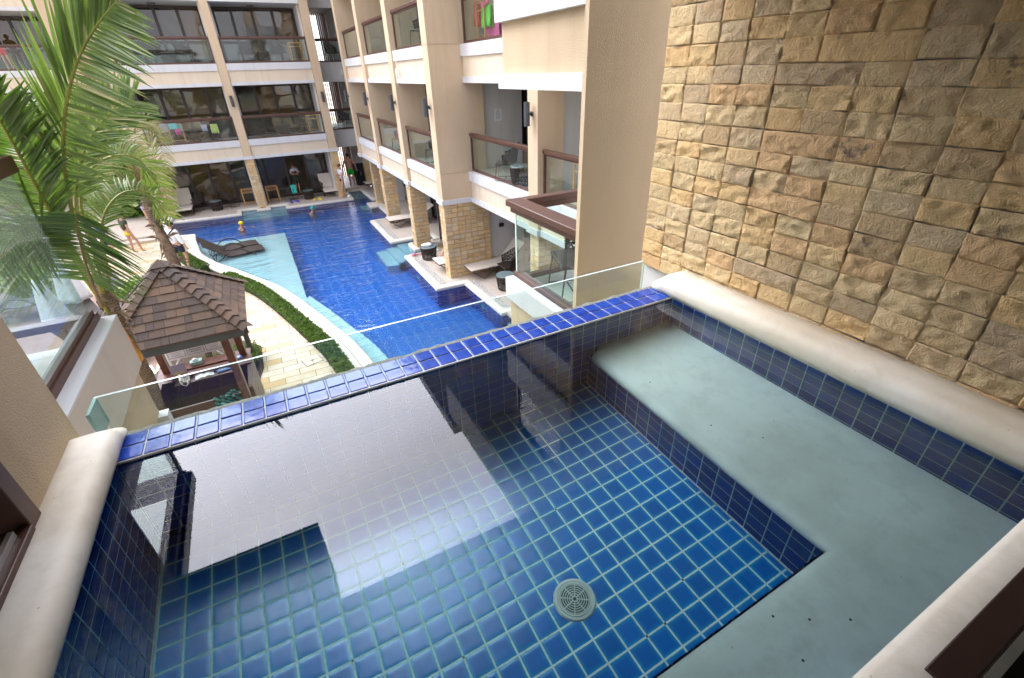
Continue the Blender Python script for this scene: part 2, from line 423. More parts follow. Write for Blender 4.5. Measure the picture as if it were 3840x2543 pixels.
M['drypalm'] = leafmat('dry_palm_leaf', (.30, .23, .14), (.20, .20, .05), .25, .6, dry=(.50, .44, .36))
M['petiole'] = plain('petiole', (.22, .23, .035), .45, 0, .35, 3)
M['petiole2'] = plain('petiole_brown', (.20, .13, .06), .6, 0, .35, 6)
M['hedge'] = leafmat('hedge_leaf', (.035, .085, .018), (.12, .20, .045), .3, .55)
M['shrub'] = leafmat('shrub_leaf', (.07, .17, .025), (.18, .32, .06), .35, .5, dry=(.55, .6, .3))
M['hedgecore'] = plain('hedge_core', (.02, .05, .012), .95, 0, .3)
M['soil'] = plain('soil', (.05, .032, .02), .95)
def trunk(name):
    m = N(name); sp = m.new('SeparateXYZ'); m.l.new(m.co(), sp.inputs[0])
    rg = m.new('TexWave', wave_type='BANDS', bands_direction='Z'); rg.inputs['Scale'].default_value = 9; rg.inputs['Distortion'].default_value = 6; rg.inputs['Detail'].default_value = 4; rg.inputs['Detail Scale'].default_value = 2.5; m.l.new(m.co(), rg.inputs[0])
    cc = m.ramp(rg.outputs[0], [(0, (.15, .115, .08)), (.4, (.23, .18, .125)), (1, (.29, .235, .17))])
    cc = m.mix(m.ramp(m.noise(7, 5, .7), [(.45, 0), (.75, .6)]), cc, (.14, .09, .055))
    h = m.math('ADD', rg.outputs[0], m.noise(30, 4))
    return m.done(m.bsdf(cc, .9, m.bump(h, .9, .02), spec=.2))
M['trunk'] = trunk('palm_trunk')
M['sheath'] = plain('orange_sheath', (.46, .22, .03), .5, 0, .6, 7)
M['fibre'] = plain('fibre', (.22, .16, .11), .95, 0, .4, 14, bump=.01, bscale=60)

def blind(name):
    m = N(name); w = m.new('TexWave', wave_type='BANDS', bands_direction='Z'); w.inputs['Scale'].default_value = 10; w.inputs['Distortion'].default_value = 0; m.l.new(m.co(), w.inputs[0])
    cc = m.ramp(w.outputs[0], [(.1, (.34, .20, .08)), (.5, (.70, .47, .22))])
    return m.done(m.bsdf(cc, .6, m.bump(w.outputs[0], .5, .01)))
M['blind'] = blind('bamboo_blind')
M['curtain'] = plain('grey_curtain', (.36, .36, .34), .9, 0, .15, 3)
def windowglass(name):
    m = N(name); fr = m.new('Fresnel'); fr.inputs[0].default_value = 1.75
    tr = m.new('BsdfTransparent'); tr.inputs[0].default_value = (.66, .66, .64, 1)
    gl = m.new('BsdfGlossy'); gl.inputs['Roughness'].default_value = .01
    m.l.new(m.bump(m.noise(.6, 2), .25, .05), gl.inputs['Normal'])
    ge = m.new('NewGeometry'); mx = m.new('MixShader'); m.l.new(m.math('MULTIPLY', fr.outputs[0], m.math('SUBTRACT', 1, ge.outputs['Backfacing'])), mx.inputs[0]); m.l.new(tr.outputs[0], mx.inputs[1]); m.l.new(gl.outputs[0], mx.inputs[2])
    return m.done(mx.outputs[0])
M['window'] = windowglass('door_glass')
def frosted(name):
    m = N(name); return m.done(m.bsdf(m.mix(m.noise(3, 5), (.34, .36, .37), (.22, .24, .25)), .25, spec=.6))
M['frost'] = frosted('frosted_glass')

def w1(m):
    a = m.noise(1.5, 3, .6, co=m.co((.55, 1.6, 1)), dist=.5); b = m.noise(5, 3, .6, co=m.co((.6, 1.5, 1)), dist=.4)
    return m.math('ADD', m.math('MULTIPLY', a, 1.0), m.math('MULTIPLY', b, .38))
M['bigwater'] = watermat('big_pool_water', (.74, .92, .98), 1.2, w1, .075, .85, .0)
M['water'] = watermat('plunge_water', (.83, .975, .975), 1.2, lambda m: m.noise(.7, 1), .0008, .2, .0)
# ------------------------------------------------------------------ camera
R = ((0.88198794,-0.47042368,-0.02826385),(-0.25863519,-0.43303079,-0.86347679),(0.39396081,0.76888614,-0.50359605))
cam = bpy.data.cameras.new('camera'); co_ = bpy.data.objects.new('camera', cam); col.objects.link(co_); sc.camera = co_
cam.lens = 16.2; cam.sensor_width = 36; cam.clip_start = .05; cam.clip_end = 3000
mw = Matrix.Identity(4)
for i in range(3): mw[i][0] = R[0][i]; mw[i][1] = -R[1][i]; mw[i][2] = -R[2][i]
mw.translation = (0, 0, 5.6); co_.matrix_world = mw

# ------------------------------------------------------------------ pool outline (deck level z = 0)
def sm(pts, n=6):
    """Catmull-Rom through 2D points"""
    out = []
    for i in range(len(pts)-1):
        p0 = V((*pts[max(i-1,0)],0)); p1 = V((*pts[i],0)); p2 = V((*pts[i+1],0)); p3 = V((*pts[min(i+2,len(pts)-1)],0))
        for k in range(n):
            t = k/n
            q = .5*((2*p1)+(p2-p0)*t+(2*p0-5*p1+4*p2-p3)*t*t+(3*p1-p0-3*p2+p3)*t**3); out.append((q.x,q.y))
    out.append(tuple(pts[-1])); return out
CURVE = sm([(-2.96,22.95),(-2.94,22.3),(-2.79,21.14),(-2.63,20.11),(-2.36,19.32),(-2.05,18.54),(-1.6,17.71),(-1.16,16.84),(-.72,15.98),(-.35,15.2),(0,14.19),(.28,13.22),(.51,12.36),(.73,11.47),(.87,10.95),(1.03,10.25),(1.18,9.15),(1.26,8.0),(1.3,6.5),(1.3,5.2)], 4)
def offs(pts, d):
    out = []
    for i, p in enumerate(pts):
        a = V((*pts[max(i-1,0)],0)); b = V((*pts[min(i+1,len(pts)-1)],0)); t = (b-a).normalized()
        out.append((p[0]+t.y*d, p[1]-t.x*d))     # +d : to the right of travel (west, away from the pool)
    return out
def oc(d): return offs(CURVE, d)       # travel goes from far to near; west side is on its right
FAR = [(-4.05,25.85),(-1.2,25.7),(-1.2,26.55),(-.47,26.55),(-.47,26.1),(.11,26.08),(.11,26.58),(.84,26.56),(.84,25.8),(4.1,25.77),(4.18,27.8),(4.88,27.8),(4.92,24.98),
       (5.75,24.95),(5.75,23.9),(5.1,23.88),(5.1,23.3),(4.85,23.28),(4.85,20.97),(3.88,20.95),(3.86,17.5),(5.5,17.47),(5.5,16.98),(4.45,16.98),(4.43,16.26),(4.95,16.24),(4.95,15.67),
       (3.86,15.67),(3.85,12.33),(4.75,12.3),(4.79,9.9),(5.3,9.87),(5.3,5.2)]
LEFTEND = [(-4.1,23.25),(-4.2,24.2)]
POOL = FAR + [p for p in CURVE[::-1]] + [(-2.99,23.2)] + LEFTEND
GZ = -.012
def sheet(name, outer, holes, z, mat, label=None, kind='structure'):
    pl = [[V((x,y,0)) for x,y in outer]] + [[V((x,y,0)) for x,y in h] for h in holes]
    flat = [p for l in pl for p in l]; tr = geometry.tessellate_polygon(pl); mb = MB()
    fs = []
    for t in tr:
        t = list(t); p = [flat[i] for i in t]
        if (p[1]-p[0]).cross(p[2]-p[0]).z < 0: t.reverse()
        fs.append(t)
    mb.add([(p.x,p.y,z) for p in flat], fs); return mb.build(name, mat, kind=kind)
sheet('ground', [(-400,-300),(400,-300),(400,500),(-400,500)], [POOL], GZ, M['trav'])
# pool shell
FZ = -1.25
b = MB(); bx = MB(); by = MB()
n = len(POOL); 
for i in range(n):
    p, q = POOL[i], POOL[(i+1)%n]
    t = bx if abs(q[1]-p[1]) > abs(q[0]-p[0]) else by
    t.add([(p[0],p[1],FZ),(q[0],q[1],FZ),(q[0],q[1],-.02),(p[0],p[1],-.02)], [(0,1,2,3)])
root = empty('swimming_pool', (1, 18, 0)); root['kind'] = 'structure'
bx.build('pool_wall', M['bwx'], root, kind='structure'); by.build('pool_wall', M['bwy'], root, kind='structure')
b.prism(POOL, FZ-.1, FZ); b.build('pool_floor', M['bfloor'], root, kind='structure')
sheet('water', POOL, [], -.09, M['bigwater'])
# pale shelf that follows the curved side
sh_in = oc(-.02)
i0 = min(range(len(CURVE)), key=lambda i: abs(CURVE[i][1]-21.9)); i1 = min(range(len(CURVE)), key=lambda i: abs(CURVE[i][1]-14.1))
SH = [sh_in[k] for k in range(i0, len(CURVE))] + [p for p in oc(-.46)[:i1-1:-1]] + [(.34,14.2),(.35,17),(.36,21.8)]
mb = MB(); mb.prism(SH, FZ, -.34); mb.build('pool_shelf', M['shelf'], root, kind='structure')
mb = MB(); mb.prism([(-1.9,17.75),(-1.22,17.55),(-.62,16.4),(-.95,15.9)], -.339, -.2); mb.build('underwater_seat', M['step'], root, kind='structure', bevel=.03)
mb = MB()   # steps
for k in range(3):
    mb.box(4.95-.42*k-.9, 15.69, FZ+.01*k, 4.95-.42*k if k else 5.48, 17.45, -.2-.2*k)
for k in range(3): mb.box(-1.18+.01*k, 26.54-.36*k, FZ+.01*k, .82-.01*k, 26.1-.36*k-.1, -.18-.2*k)
for k in range(3): mb.box(5.7-.36*k, 23.95, FZ, 4.9-.36*k, 24.93, -.2-.2*k)
for k in range(3): mb.box(4.2, 27.78-.36*k, FZ, 4.86, 27.3-.36*k, -.2-.2*k)
mb.box(4.8, 8.6, FZ, 5.28, 9.6, -.3)
mb.build('pool_steps', M['step'], root, kind='structure')
# underwater lamps on the pool wall
for x, y in ((3.84,14.0),(4.78,11.0)):
    t = empty('pool_lamp', (x-.01, y, -.45), label='round underwater lamp on the pool wall '+('below the nearest lounger terrace' if y < 12 else 'under the pebble edge of the middle terrace'), cat='pool lamp', group='underwater pool lamps')
    MB().lathe([(0,0),(.1,0),(.12,.02),(.12,.05),(0,.06)], n=18, M=Matrix.Rotation(-PI/2,3,'Y')).build('lamp_lens', M['teal'], t, world=False)

# decks, copings, pebble strips on the right and far side
def strip_along(mb, pts, w, z0, z1, side=1, rb=.05):
    """rounded stone strip of width w laid outside a polyline (side=+1: right of travel)"""
    o = offs2(pts, w*side)
    prof = [(-.03, z1-rb*1.3), (-.03+.01, z1-rb*.45), (.015, z1-.006), (.05, z1), (w-.01, z1), (w, z1-.006), (w, z0), (-.0, z0), (-.03, z1-rb*1.9)]
    rings = []
    for i in range(len(pts)):
        p = V((*pts[i],0)); q = V((*o[i],0)); d = (q-p)/w
        rings.append([(p+d*u)+V((0,0,z)) for u, z in prof])
    mb.loft(rings, caps=True)
def offs2(pts, d):
    """mitred offset to the right of travel"""
    out = []; n = len(pts)
    for i in range(n):
        p = V(pts[i])
        ds = []
        if i > 0: ds.append((p-V(pts[i-1])).normalized())
        if i < n-1: ds.append((V(pts[i+1])-p).normalized())
        ns = [V((t.y,-t.x)) for t in ds]
        if len(ns) == 1: m = ns[0]
        else:
            m = ns[0]+ns[1]
            m = m/ max(.2, m.dot(ns[0]))
        q = p+m*d; out.append((q.x,q.y))
    return out
cp = empty('pool_coping', (4, 18, 0)); cp['kind'] = 'structure'
mb = MB(); strip_along(mb, FAR[0:32], .17, -.10, .035, side=-1); mb.build('coping_stone', M['pcope'], cp, fix=True, kind='structure', bevel=.012)
# curved white planter edge, stone strip
mb = MB(); strip_along(mb, [(-3.9,23.27),(-3.0,23.1)]+CURVE[1:], .245, -.12, .045); mb.build('coping_stone', M['pcope'], cp, fix=True, kind='structure', bevel=.01)
a, c = oc(.255), oc(.47); mb = MB()
mb.add([(x,y,.03) for x,y in a]+[(x,y,.03) for x,y in c], [(i,i+1,i+1+len(a),i+len(a)) for i in range(1,len(a)-1)]); mb.build('stone_strip', M['strip'], cp, kind='structure', fix=True)
mb = MB(); mb.box(-4.35,23.5,-.1,-4.02,26.9,.13); mb.box(-4.35,23.3,-.1,-4.05,23.5,.10)
mb.build('coping_stone', M['granite'], cp, kind='structure', bevel=.01)
# deck slabs
DK = MB()
for z, pl in ((.0,[(-4.3,26.02),(-1.37,25.87),(-1.37,26.72),(1.01,26.73),(1.01,25.96),(4.0,25.94),(4.0,28.0),(4.0,28.6),(-4.3,28.6)]),
              (.001,[(5.05,25.1),(7.6,25.1),(7.6,28.6),(5.05,28.6)]),
              (.002,[(5.0,21.1),(7.6,21.1),(7.6,25.1),(5.92,25.1),(5.92,23.72),(5.27,23.7),(5.27,23.12),(5.0,23.12)]),
              (.0,[(4.03,17.67),(7.6,17.67),(7.6,21.1),(5.0,21.1),(5.0,20.8),(4.05,20.8)]),
              (.003,[(5.65,15.5),(7.6,15.5),(7.6,17.67),(5.65,17.67)]),
              (.002,[(4.6,16.42),(5.65,16.42),(5.65,16.82),(4.6,16.82)]),
              (.0,[(4.03,12.47),(4.92,12.44),(4.96,5),(7.6,5),(7.6,15.5),(4.03,15.5)])):
    DK.prism(pl, -.08, z+.004)
DK.build('pool_deck', M['deck'], kind='structure')
PB = MB()
for x0,y0,x1,y1 in ((4.06,12.6,4.24,15.35),(4.06,17.75,4.24,20.7),(4.96,10.0,5.14,12.35),(5.1,25.15,5.26,27.6)): PB.box(x0,y0,-.01,x1,y1,.016)
PB.box(-4.0,26.06,-.01,-1.45,26.2,.014); PB.box(1.1,26.0,-.01,4.0,26.12,.014)
PB.build('pebble_strip', M['pebble'], kind='structure')
DW = MB().box(4.0,28.0,-.05,5.5,31.5,.12); DW.box(4.05,27.95,.0,5.0,28.0,.10); DW.build('corridor_floor', M['deck'], kind='structure')
DW = MB().box(-16,23.35,-.02,-4.36,40,.16).box(-16,22.95,-.02,-4.37,23.35,.08); DW.build('raised_terrace', M['deck'], kind='structure')
DW = MB().box(-2.2,5.6,-.008,-1.0,7.6,.002); DW.build('path', M['deck'], kind='structure')

# ------------------------------------------------------------------ split-face stones
def stone_patch(mb, o, u, v, nrm, U, W, su, sv, nu=1, nv=1, depth=.02, amp=.0, gap=.004, seed=1, jit=.12, rough=.012):
    """stack of irregular stones on the plane o + u*a + v*b, a<U, b<W"""
    rs = random.Random(seed); o, u, v, nrm = V(o), V(u), V(v), V(nrm)
    nu_ = max(1, round(U/su)); nv_ = max(1, round(W/sv)); su = U/nu_; sv = W/nv_
    du = [[0 if i in (0, nu_) else rs.uniform(-jit, jit)*su for i in range(nu_+1)] for j in range(nv_)]
    cu = [0 if i in (0, nu_) else rs.uniform(-.05, .05)*su for i in range(nu_+1)]
    if nu <= 2: pass
    else: du = [[cu[i]+ (0 if i in (0,nu_) else rs.uniform(-jit,jit)*su*.45) for i in range(nu_+1)] for j in range(nv_)]
    dv = [0 if j in (0, nv_) else rs.uniform(-.07, .07)*sv for j in range(nv_+1)]
    for j in range(nv_):
        i = 0
        while i < nu_:
            span = 2 if (rs.random() < .05 and i+1 < nu_) else 1
            a0 = i*su+du[j][i]+gap*rs.uniform(.2,1.6); a1 = (i+span)*su+du[j][i+span]-gap*rs.uniform(.2,1.6)
            b0 = j*sv+dv[j]+gap*rs.uniform(.2,1.3); b1 = (j+1)*sv+dv[j+1]-gap*rs.uniform(.2,1.3)
            if span == 1 and nu <= 2 and rs.random() < .12:
                bm_ = (b0+b1)/2; cells = [(a0,a1,b0,bm_-gap/2),(a0,a1,bm_+gap/2,b1)]
            else: cells = [(a0,a1,b0,b1)]
            for (a0,a1,b0,b1) in cells:
                d = depth*(rs.uniform(.75, 1.15) if not amp else rs.uniform(.86, 1.12)); tone = rs.random(); flat = rs.random() < .28
                tl = rs.uniform(-1,1)*rough*.5; tm = rs.uniform(-1,1)*rough*.4; off = V((rs.uniform(-50,50),rs.uniform(-50,50),0))
                vs = []; fs = []
                gu = nu*span+2; gv = nv+2
                sk = [rs.uniform(-.004,.004)*(su/.2) for _ in range(4)]
                for jj in range(gv+1):
                    for ii in range(gu+1):
                        edge = ii in (0,gu) or jj in (0,gv)
                        e2 = ii in (1,gu-1) or jj in (1,gv-1)
                        s_ = 0 if ii == 0 else 1 if ii == gu else .035+(ii-1)/(gu-2)*.93 if gu > 2 else .5
                        t_ = 0 if jj == 0 else 1 if jj == gv else .06+(jj-1)/(gv-2)*.88 if gv > 2 else .5
                        a = a0+(a1-a0)*s_ + (sk[0]*(1-t_)+sk[1]*t_); c = b0+(b1-b0)*t_ + (sk[2]*(1-s_)+sk[3]*s_)
                        if amp and edge:
                            w = noise.noise(V((a*16,c*16,7))+off)*.003; a += w; c += w
                        h = (-.012 if not amp else d-.008) if edge else d + tl*(s_-.5)*2 + tm*(t_-.5)*2
                        if amp and not edge:
                            q = V((a*8, c*11, 0))+off
                            r1 = 1-abs(noise.noise(q)); k = .25 if flat else 1
                            cell = noise.cell(V((a*13+noise.noise(q)*.9, c*19+noise.noise(q*1.3)*.9, 0))+off)
                            h += k*amp*((r1-.7)*1.6 + noise.fractal(q*2.6, .9, 2.1, 3)*.8 + (cell-.5)*.28)
                            if e2: h = h*.8+d*.2 - .0014
                        vs.append(o+u*a+v*c+nrm*h)
                w_ = gu+1
                for jj in range(gv):
                    for ii in range(gu):
                        fs.append((jj*w_+ii, jj*w_+ii+1, (jj+1)*w_+ii+1, (jj+1)*w_+ii))
                if u.cross(v).dot(nrm) < 0: fs = [f[::-1] for f in fs]
                mb.add(vs, fs, a=tone*.98+.003)
            i += span
    return mb

def stone_column(parent, x0, x1, y0, y1, z0, z1, faces='fls', seed=1):
    """stone-clad column. faces: f camera-side (-y), l pool-side (-x)"""
    mb = MB(); g = .03
    mb.box(x0+g, y0+g, z0, x1-g, y1-g, z1, a=.05)
    stone_patch(mb, (x0, y0+.02, z0), (1,0,0), (0,0,1), (0,-1,0), x1-x0, z1-z0, .2, .135, 1, 1, .02, seed=seed)
    stone_patch(mb, (x0+.02, y0, z0), (0,1,0), (0,0,1), (-1,0,0), y1-y0, z1-z0, .2, .135, 1, 1, .02, seed=seed+1)
    stone_patch(mb, (x1-.02, y0, z0), (0,1,0), (0,0,1), (1,0,0), y1-y0, z1-z0, .2, .135, 1, 1, .02, seed=seed+2)
    return mb.build('stone_pier', M['stone2'], parent)

B0 = 2.27; FH = 3.08
def lev(k): return B0+FH*k          # underside of the band of storey k+1 ; floor level = lev+.86

def band(parent, axis, c, a0, a1, k, inner, d=.05):
    """white/peach/white fascia. axis 'y': face looks to -y at y=c running x a0..a1 ; axis 'x': face looks to -x"""
    z = lev(k)
    def bx(c0, z0, z1, mat, nm):
        mb = MB()
        if axis == 'y': mb.box(a0, c0, z0, a1, inner, z1)
        else: mb.box(c0, a0, z0, inner, a1, z1)
        mb.build(nm, M[mat], parent)
    bx(c-.045, z, z+.14, 'white', 'lower_band'); bx(c, z+.14, z+.59, 'peach', 'fascia'); bx(c-.055, z+.59, z+.86, 'white', 'upper_band')

def railing(parent, axis, c, a0, a1, zf, h=1.02, name='railing', glass='railglass', corner=False):
    """brown framed glass railing; sub-parts glass and handrail"""
    def bb(mb, p0, q0, z0, p1, q1, z1):
        if axis == 'y': mb.box(p0, c+q0, z0, p1, c+q1, z1)
        else: mb.box(c+q0, p0, z0, c+q1, p1, z1)
    f = MB(); bb(f, a0, -.02, zf, a1, .03, zf+.07); bb(f, a0, -.02, zf+.07, a0+.05, .03, zf+h-.1); bb(f, a1-.05, -.02, zf+.07, a1, .03, zf+h-.1)
    bb(f, a0+.05, -.02, zf+h-.14, a1-.05, .03, zf+h-.1)
    fr = f.build(name, M['brown'], parent, bevel=.004, segs=1)
    g = MB(); bb(g, a0+.04, .0, zf+.06, a1-.04, .010, zf+h-.12); g.build('glass', M[glass], fr)
    t = MB(); bb(t, a0, -.05, zf+h-.1, a1, .06, zf+h-.02); t.build('handrail', M['brown'], fr, bevel=.008, segs=2)
    return fr

def sliding(parent, axis, c, a0, a1, z0, z1, cuts, blinds=(), open_=None, sgn=1, depth=.9):
    """glazed door wall: frame bars at cuts (fractions), blinds/curtains behind panes"""
    def bb(mb, p0, q0, zz0, p1, q1, zz1):
        if axis == 'y': mb.box(p0, c+q0*sgn, zz0, p1, c+q1*sgn, zz1)
        else: mb.box(c+q0*sgn, p0, zz0, c+q1*sgn, p1, zz1)
    w = a1-a0; f = MB()
    bb(f, a0, -.04, z0, a1, .06, z0+.08); bb(f, a0, -.04, z1-.08, a1, .06, z1)
    for q in (0, 1)+tuple(cuts):
        x = a0+w*q; hw = .06 if q not in (0, 1) else .045
        x = min(max(x, a0+hw), a1-hw)
        bb(f, x-hw, -.041, z0+.08, x+hw, .059, z1-.08)
    fr = f.build('sliding_door', M['dkbrown'], parent, bevel=.004, segs=1)
    qs = sorted((0, 1)+tuple(cuts))
    for i in range(len(qs)-1):
        if open_ == i: continue
        g = MB(); bb(g, a0+w*qs[i]+.03, .0, z0+.06, a0+w*qs[i+1]-.03, .012, z1-.06); g.build('pane', M['window'], fr)
    for i, kind in blinds:
        g = MB(); u0 = a0+w*qs[i]+.04; u1 = a0+w*qs[i+1]-.04
        if kind == 'blind': bb(g, u0, .14, z0+.25, u1, .17, z1-.05); g.build('blind', M['blind'], fr)
        else:
            # folded curtain
            k = int((u1-u0)/.05)+1; vs = []
            for zz in (z0+.05, z1-.05):
                for j in range(k+1):
                    p = u0+(u1-u0)*j/k; q = .16+(.03 if j % 2 else -.0)
                    vs.append((p, c+q*sgn, zz) if axis == 'y' else (c+q*sgn, p, zz))
            g.add(vs, [(j, j+1, j+k+2, j+k+1) for j in range(k)]); g.build('curtain', M['curtain'], fr, smooth=True)
    return fr

# ------------------------------------------------------------------ far wing (faces the camera)
hw = empty('hotel_building', (0, 28, 0), label='long tan hotel building across the far end of the pool', cat='building')
FC = [(-4.35,-3.91),(-.36,0.0),(3.53,3.93)]
NL = 4
for i, (x0, x1) in enumerate(FC):
    stone_column(hw, x0, x1, 26.62, 27.02, 0, B0, seed=10+i)
    MB().box(x0-.045, 26.56, B0, x1+.045, 27.06, B0+.14).build('column_band', M['white'], hw)
    mb = MB(); zz = B0+.14
    for k in range(NL):
        z1 = lev(k)+.86 - .006
        mb.box(x0+.01, 26.60, zz, x1-.01, 27.02, z1); zz = z1+.014
        mb.box(x0+.02, 26.61, z1, x1-.02, 27.01, zz)
    mb.build('column', M['tan'], hw)
for (x0, x1) in ((-3.91,-.36),(0,3.53)):
    for k in range(NL):
        band(hw, 'y', 26.66, x0+.001, x1-.001, k, 28.6)
        if k < NL-1: railing(hw, 'y', 26.72, x0+.01, x1-.01, lev(k)+.86)
    # side reveals
    for k in range(NL):
        z0 = 0 if k == 0 else lev(k-1)+.86
        for sx in (x0, x1):
            s = 1 if sx == x0 else -1
            MB().box(sx-.02*s if k else sx-.1*s, 27.02, z0, sx+.06*s, 28.34, lev(k)).build('side_wall', M['lwall'], hw)
cfg = {0: [((.25,.5,.77),((0,'curtain'),(1,'blind'),(2,'blind'),(3,'curtain')),None), ((.10,.39,.68,.92),((0,'curtain'),(3,'curtain')),2)],
       1: [((.25,.5,.77),((0,'curtain'),(1,'blind'),(2,'blind'),(3,'curtain')),None), ((.25,.5,.75),((0,'curtain'),(1,'blind'),(2,'blind'),(3,'curtain')),None)],
       2: [((.25,.5,.75),((0,'curtain'),(2,'curtain'),(3,'blind')),None), ((.22,.47,.72),((2,'curtain'),(3,'blind')),None)],
       3: [((.25,.5,.75),((0,'curtain'),(3,'curtain')),None), ((.25,.5,.75),((0,'curtain'),(3,'curtain')),None)]}
for k in range(NL):
    z0 = .01 if k == 0 else lev(k-1)+.86
    for b_, (x0, x1) in enumerate(((-3.85,-.42),(.06,3.47))):
        cuts, bl, op = cfg[k][b_]
        sliding(hw, 'y', 28.42, x0, x1, z0, lev(k)-.02, cuts, bl, op)
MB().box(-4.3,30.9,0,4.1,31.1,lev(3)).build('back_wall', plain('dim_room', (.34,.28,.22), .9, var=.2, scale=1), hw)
for k in range(NL-1): MB().box(-4.3, 28.6, lev(k)+.3, 4.0, 30.9, lev(k)+.84).build('floor_slab', M['lwall'], hw)
MB().box(-5.2, 25.9, lev(3)+.86, 9, 40, lev(3)+1.15).build('roof', M['white'], hw)
# recessed wall left of the last column
MB().box(-4.6,27.0,0,-4.3,36,lev(3)).build('side_wall', stucco('grey_render', (.34,.29,.25), 110, .002), hw)
# corridor bay with slatted screen
for k in range(NL):
    z0 = lev(k); MB().box(3.95, 28.0, z0, 5.42, 28.25, z0+.86).build('corridor_band', M['lwall'], hw)
    if k < NL-1: railing(hw, 'y', 28.06, 3.96, 5.36, z0+.86)
    MB().box(3.95, 28.25, z0+.1, 5.6, 32.5, z0+.84).build('corridor_slab', M['lwall'], hw)
    zb = .12 if k == 0 else lev(k-1)+.86
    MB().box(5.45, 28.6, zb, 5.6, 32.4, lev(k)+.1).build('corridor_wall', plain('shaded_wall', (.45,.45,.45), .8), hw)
    mb = MB()
    for j in range(9): mb.box(4.50+.105*j, 31.5, zb, 4.545+.105*j, 31.6, lev(k)+.1)
    mb.build('slat_screen', M['wood'], hw)
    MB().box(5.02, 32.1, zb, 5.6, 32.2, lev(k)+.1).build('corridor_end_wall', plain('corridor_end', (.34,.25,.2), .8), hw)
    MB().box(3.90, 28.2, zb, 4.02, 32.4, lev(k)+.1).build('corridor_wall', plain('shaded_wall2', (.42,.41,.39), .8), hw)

# ------------------------------------------------------------------ right wing
rw = empty('hotel_building', (6.5, 18, 0), label='right-hand hotel wing along the pool with balconies and a wide stone pier', cat='building')
# columns: (x0,x1,y0,y1, partition x end, glass partition?)
def upcol(x0, x1, y0, y1, z0=B0+.14, nlev=NL, white_band=True, name='column'):
    if white_band: MB().box(x0-.045, y0-.045, B0, x1, y1+.045, B0+.14).build('column_band', M['white'], rw)
    mb = MB(); zz = z0
    for k in range(nlev):
        z1 = lev(k)+.86-.006
        mb.box(x0, y0, zz, x1, y1, z1); zz = z1+.014
        mb.box(x0+.012, y0+.012, z1, x1, y1-.012, zz)
    mb.build(name, M['tan'], rw)
stone_column(rw, 4.5, 5.95, 12.85, 13.27, 0, B0+.02, seed=30); 
upcol(4.5, 5.95, 12.86, 13.27)
stone_column(rw, 4.5, 5.05, 16.2, 16.62, .03, B0, seed=33); upcol(4.5, 5.45, 16.2, 16.62)
stone_column(rw, 4.5, 5.05, 20.02, 20.44, .03, B0, seed=36); upcol(4.5, 5.45, 20.02, 20.44)
stone_column(rw, 4.9, 5.6, 23.8, 24.2, .03, B0, seed=39); upcol(4.5, 5.75, 23.8, 24.22)
stone_column(rw, 5.4, 6.0, 28.0, 28.4, .1, B0, seed=42); upcol(5.42, 6.05, 28.0, 28.4, white_band=False)
stone_column(rw, 5.36, 5.95, 8.95, 9.35, .03, B0, seed=45); upcol(5.34, 5.98, 8.95, 9.36)
MB().box(4.35,16.1,-.1,5.3,16.9,.035).build('pier_base', M['pcope'], rw, bevel=.03); MB().box(4.45,23.4,-.1,5.3,24.3,.035).build('pier_base', M['pcope'], rw, bevel=.03)
bays = [(4.6, 13.27, 16.2), (4.6, 16.62, 20.02), (4.6, 20.44, 23.8), (5.42, 24.22, 28.0), (5.42, 9.36, 12.86), (5.42, 5.0, 8.95)]
for bi, (xf, y0, y1) in enumerate(bays):
    back = 7.3 if xf > 5 else 6.45
    for k in range(NL):
        band(rw, 'x', xf, y0+.001, y1-.001, k, back+.3)
        if k < NL-1: railing(rw, 'x', xf+.08, y0+.01, y1-.01, lev(k)+.86)
        z0 = .005 if k == 0 else lev(k-1)+.86
        MB().box(xf+.1, y0, lev(k)+.865, back, y1, lev(k)+.872).build('balcony_floor', M['balc'], rw)
        sliding(rw, 'x', back, y0+.05, y1-.05, z0+.01, lev(k)-.02, (.25,.5,.75), ((0,'curtain'),(2,'blind'),(3,'curtain')), None)
        # divider at the far end of the bay
        tanx = 5.95 if y1 < 13.5 and xf > 5 else 5.98 if xf > 5 else 5.45
        if bi == 1 or bi == 0:
            MB().box(tanx, y1+.1, z0, back, y1+.16, lev(k)).build('divider_wall', M['frost'] if bi == 0 else M['lwall'], rw)
            if bi == 0:
                MB().box(back-.10, y1+.07, z0+.0, back-.02, y1+.1, lev(k)).box(tanx-.01, y1+.071, z0+.15, back-.1, y1+.099, z0+.24).box(tanx-.01, y1+.071, z0+.24, tanx+.02, y1+.099, lev(k)).build('divider_frame', M['brown'], rw)
                MB().box(tanx, y1+.05, z0, back, y1+.11, z0+.15).build('divider_kerb', M['lwall'], rw)
        else:
            MB().box(tanx-.3, y1+.1, z0, back-.1, y1+.3, lev(k)).build('divider_wall', M['lwall'], rw)
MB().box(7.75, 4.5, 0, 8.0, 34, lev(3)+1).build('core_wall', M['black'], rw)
MB().box(3.4, 10.9, lev(3)+.86, 9, 34, lev(3)+1.2).build('roof', M['white'], rw)
MB().box(5.1, 4.5, lev(3)+.86, 9, 10.9, lev(3)+1.2).build('roof', M['white'], rw)

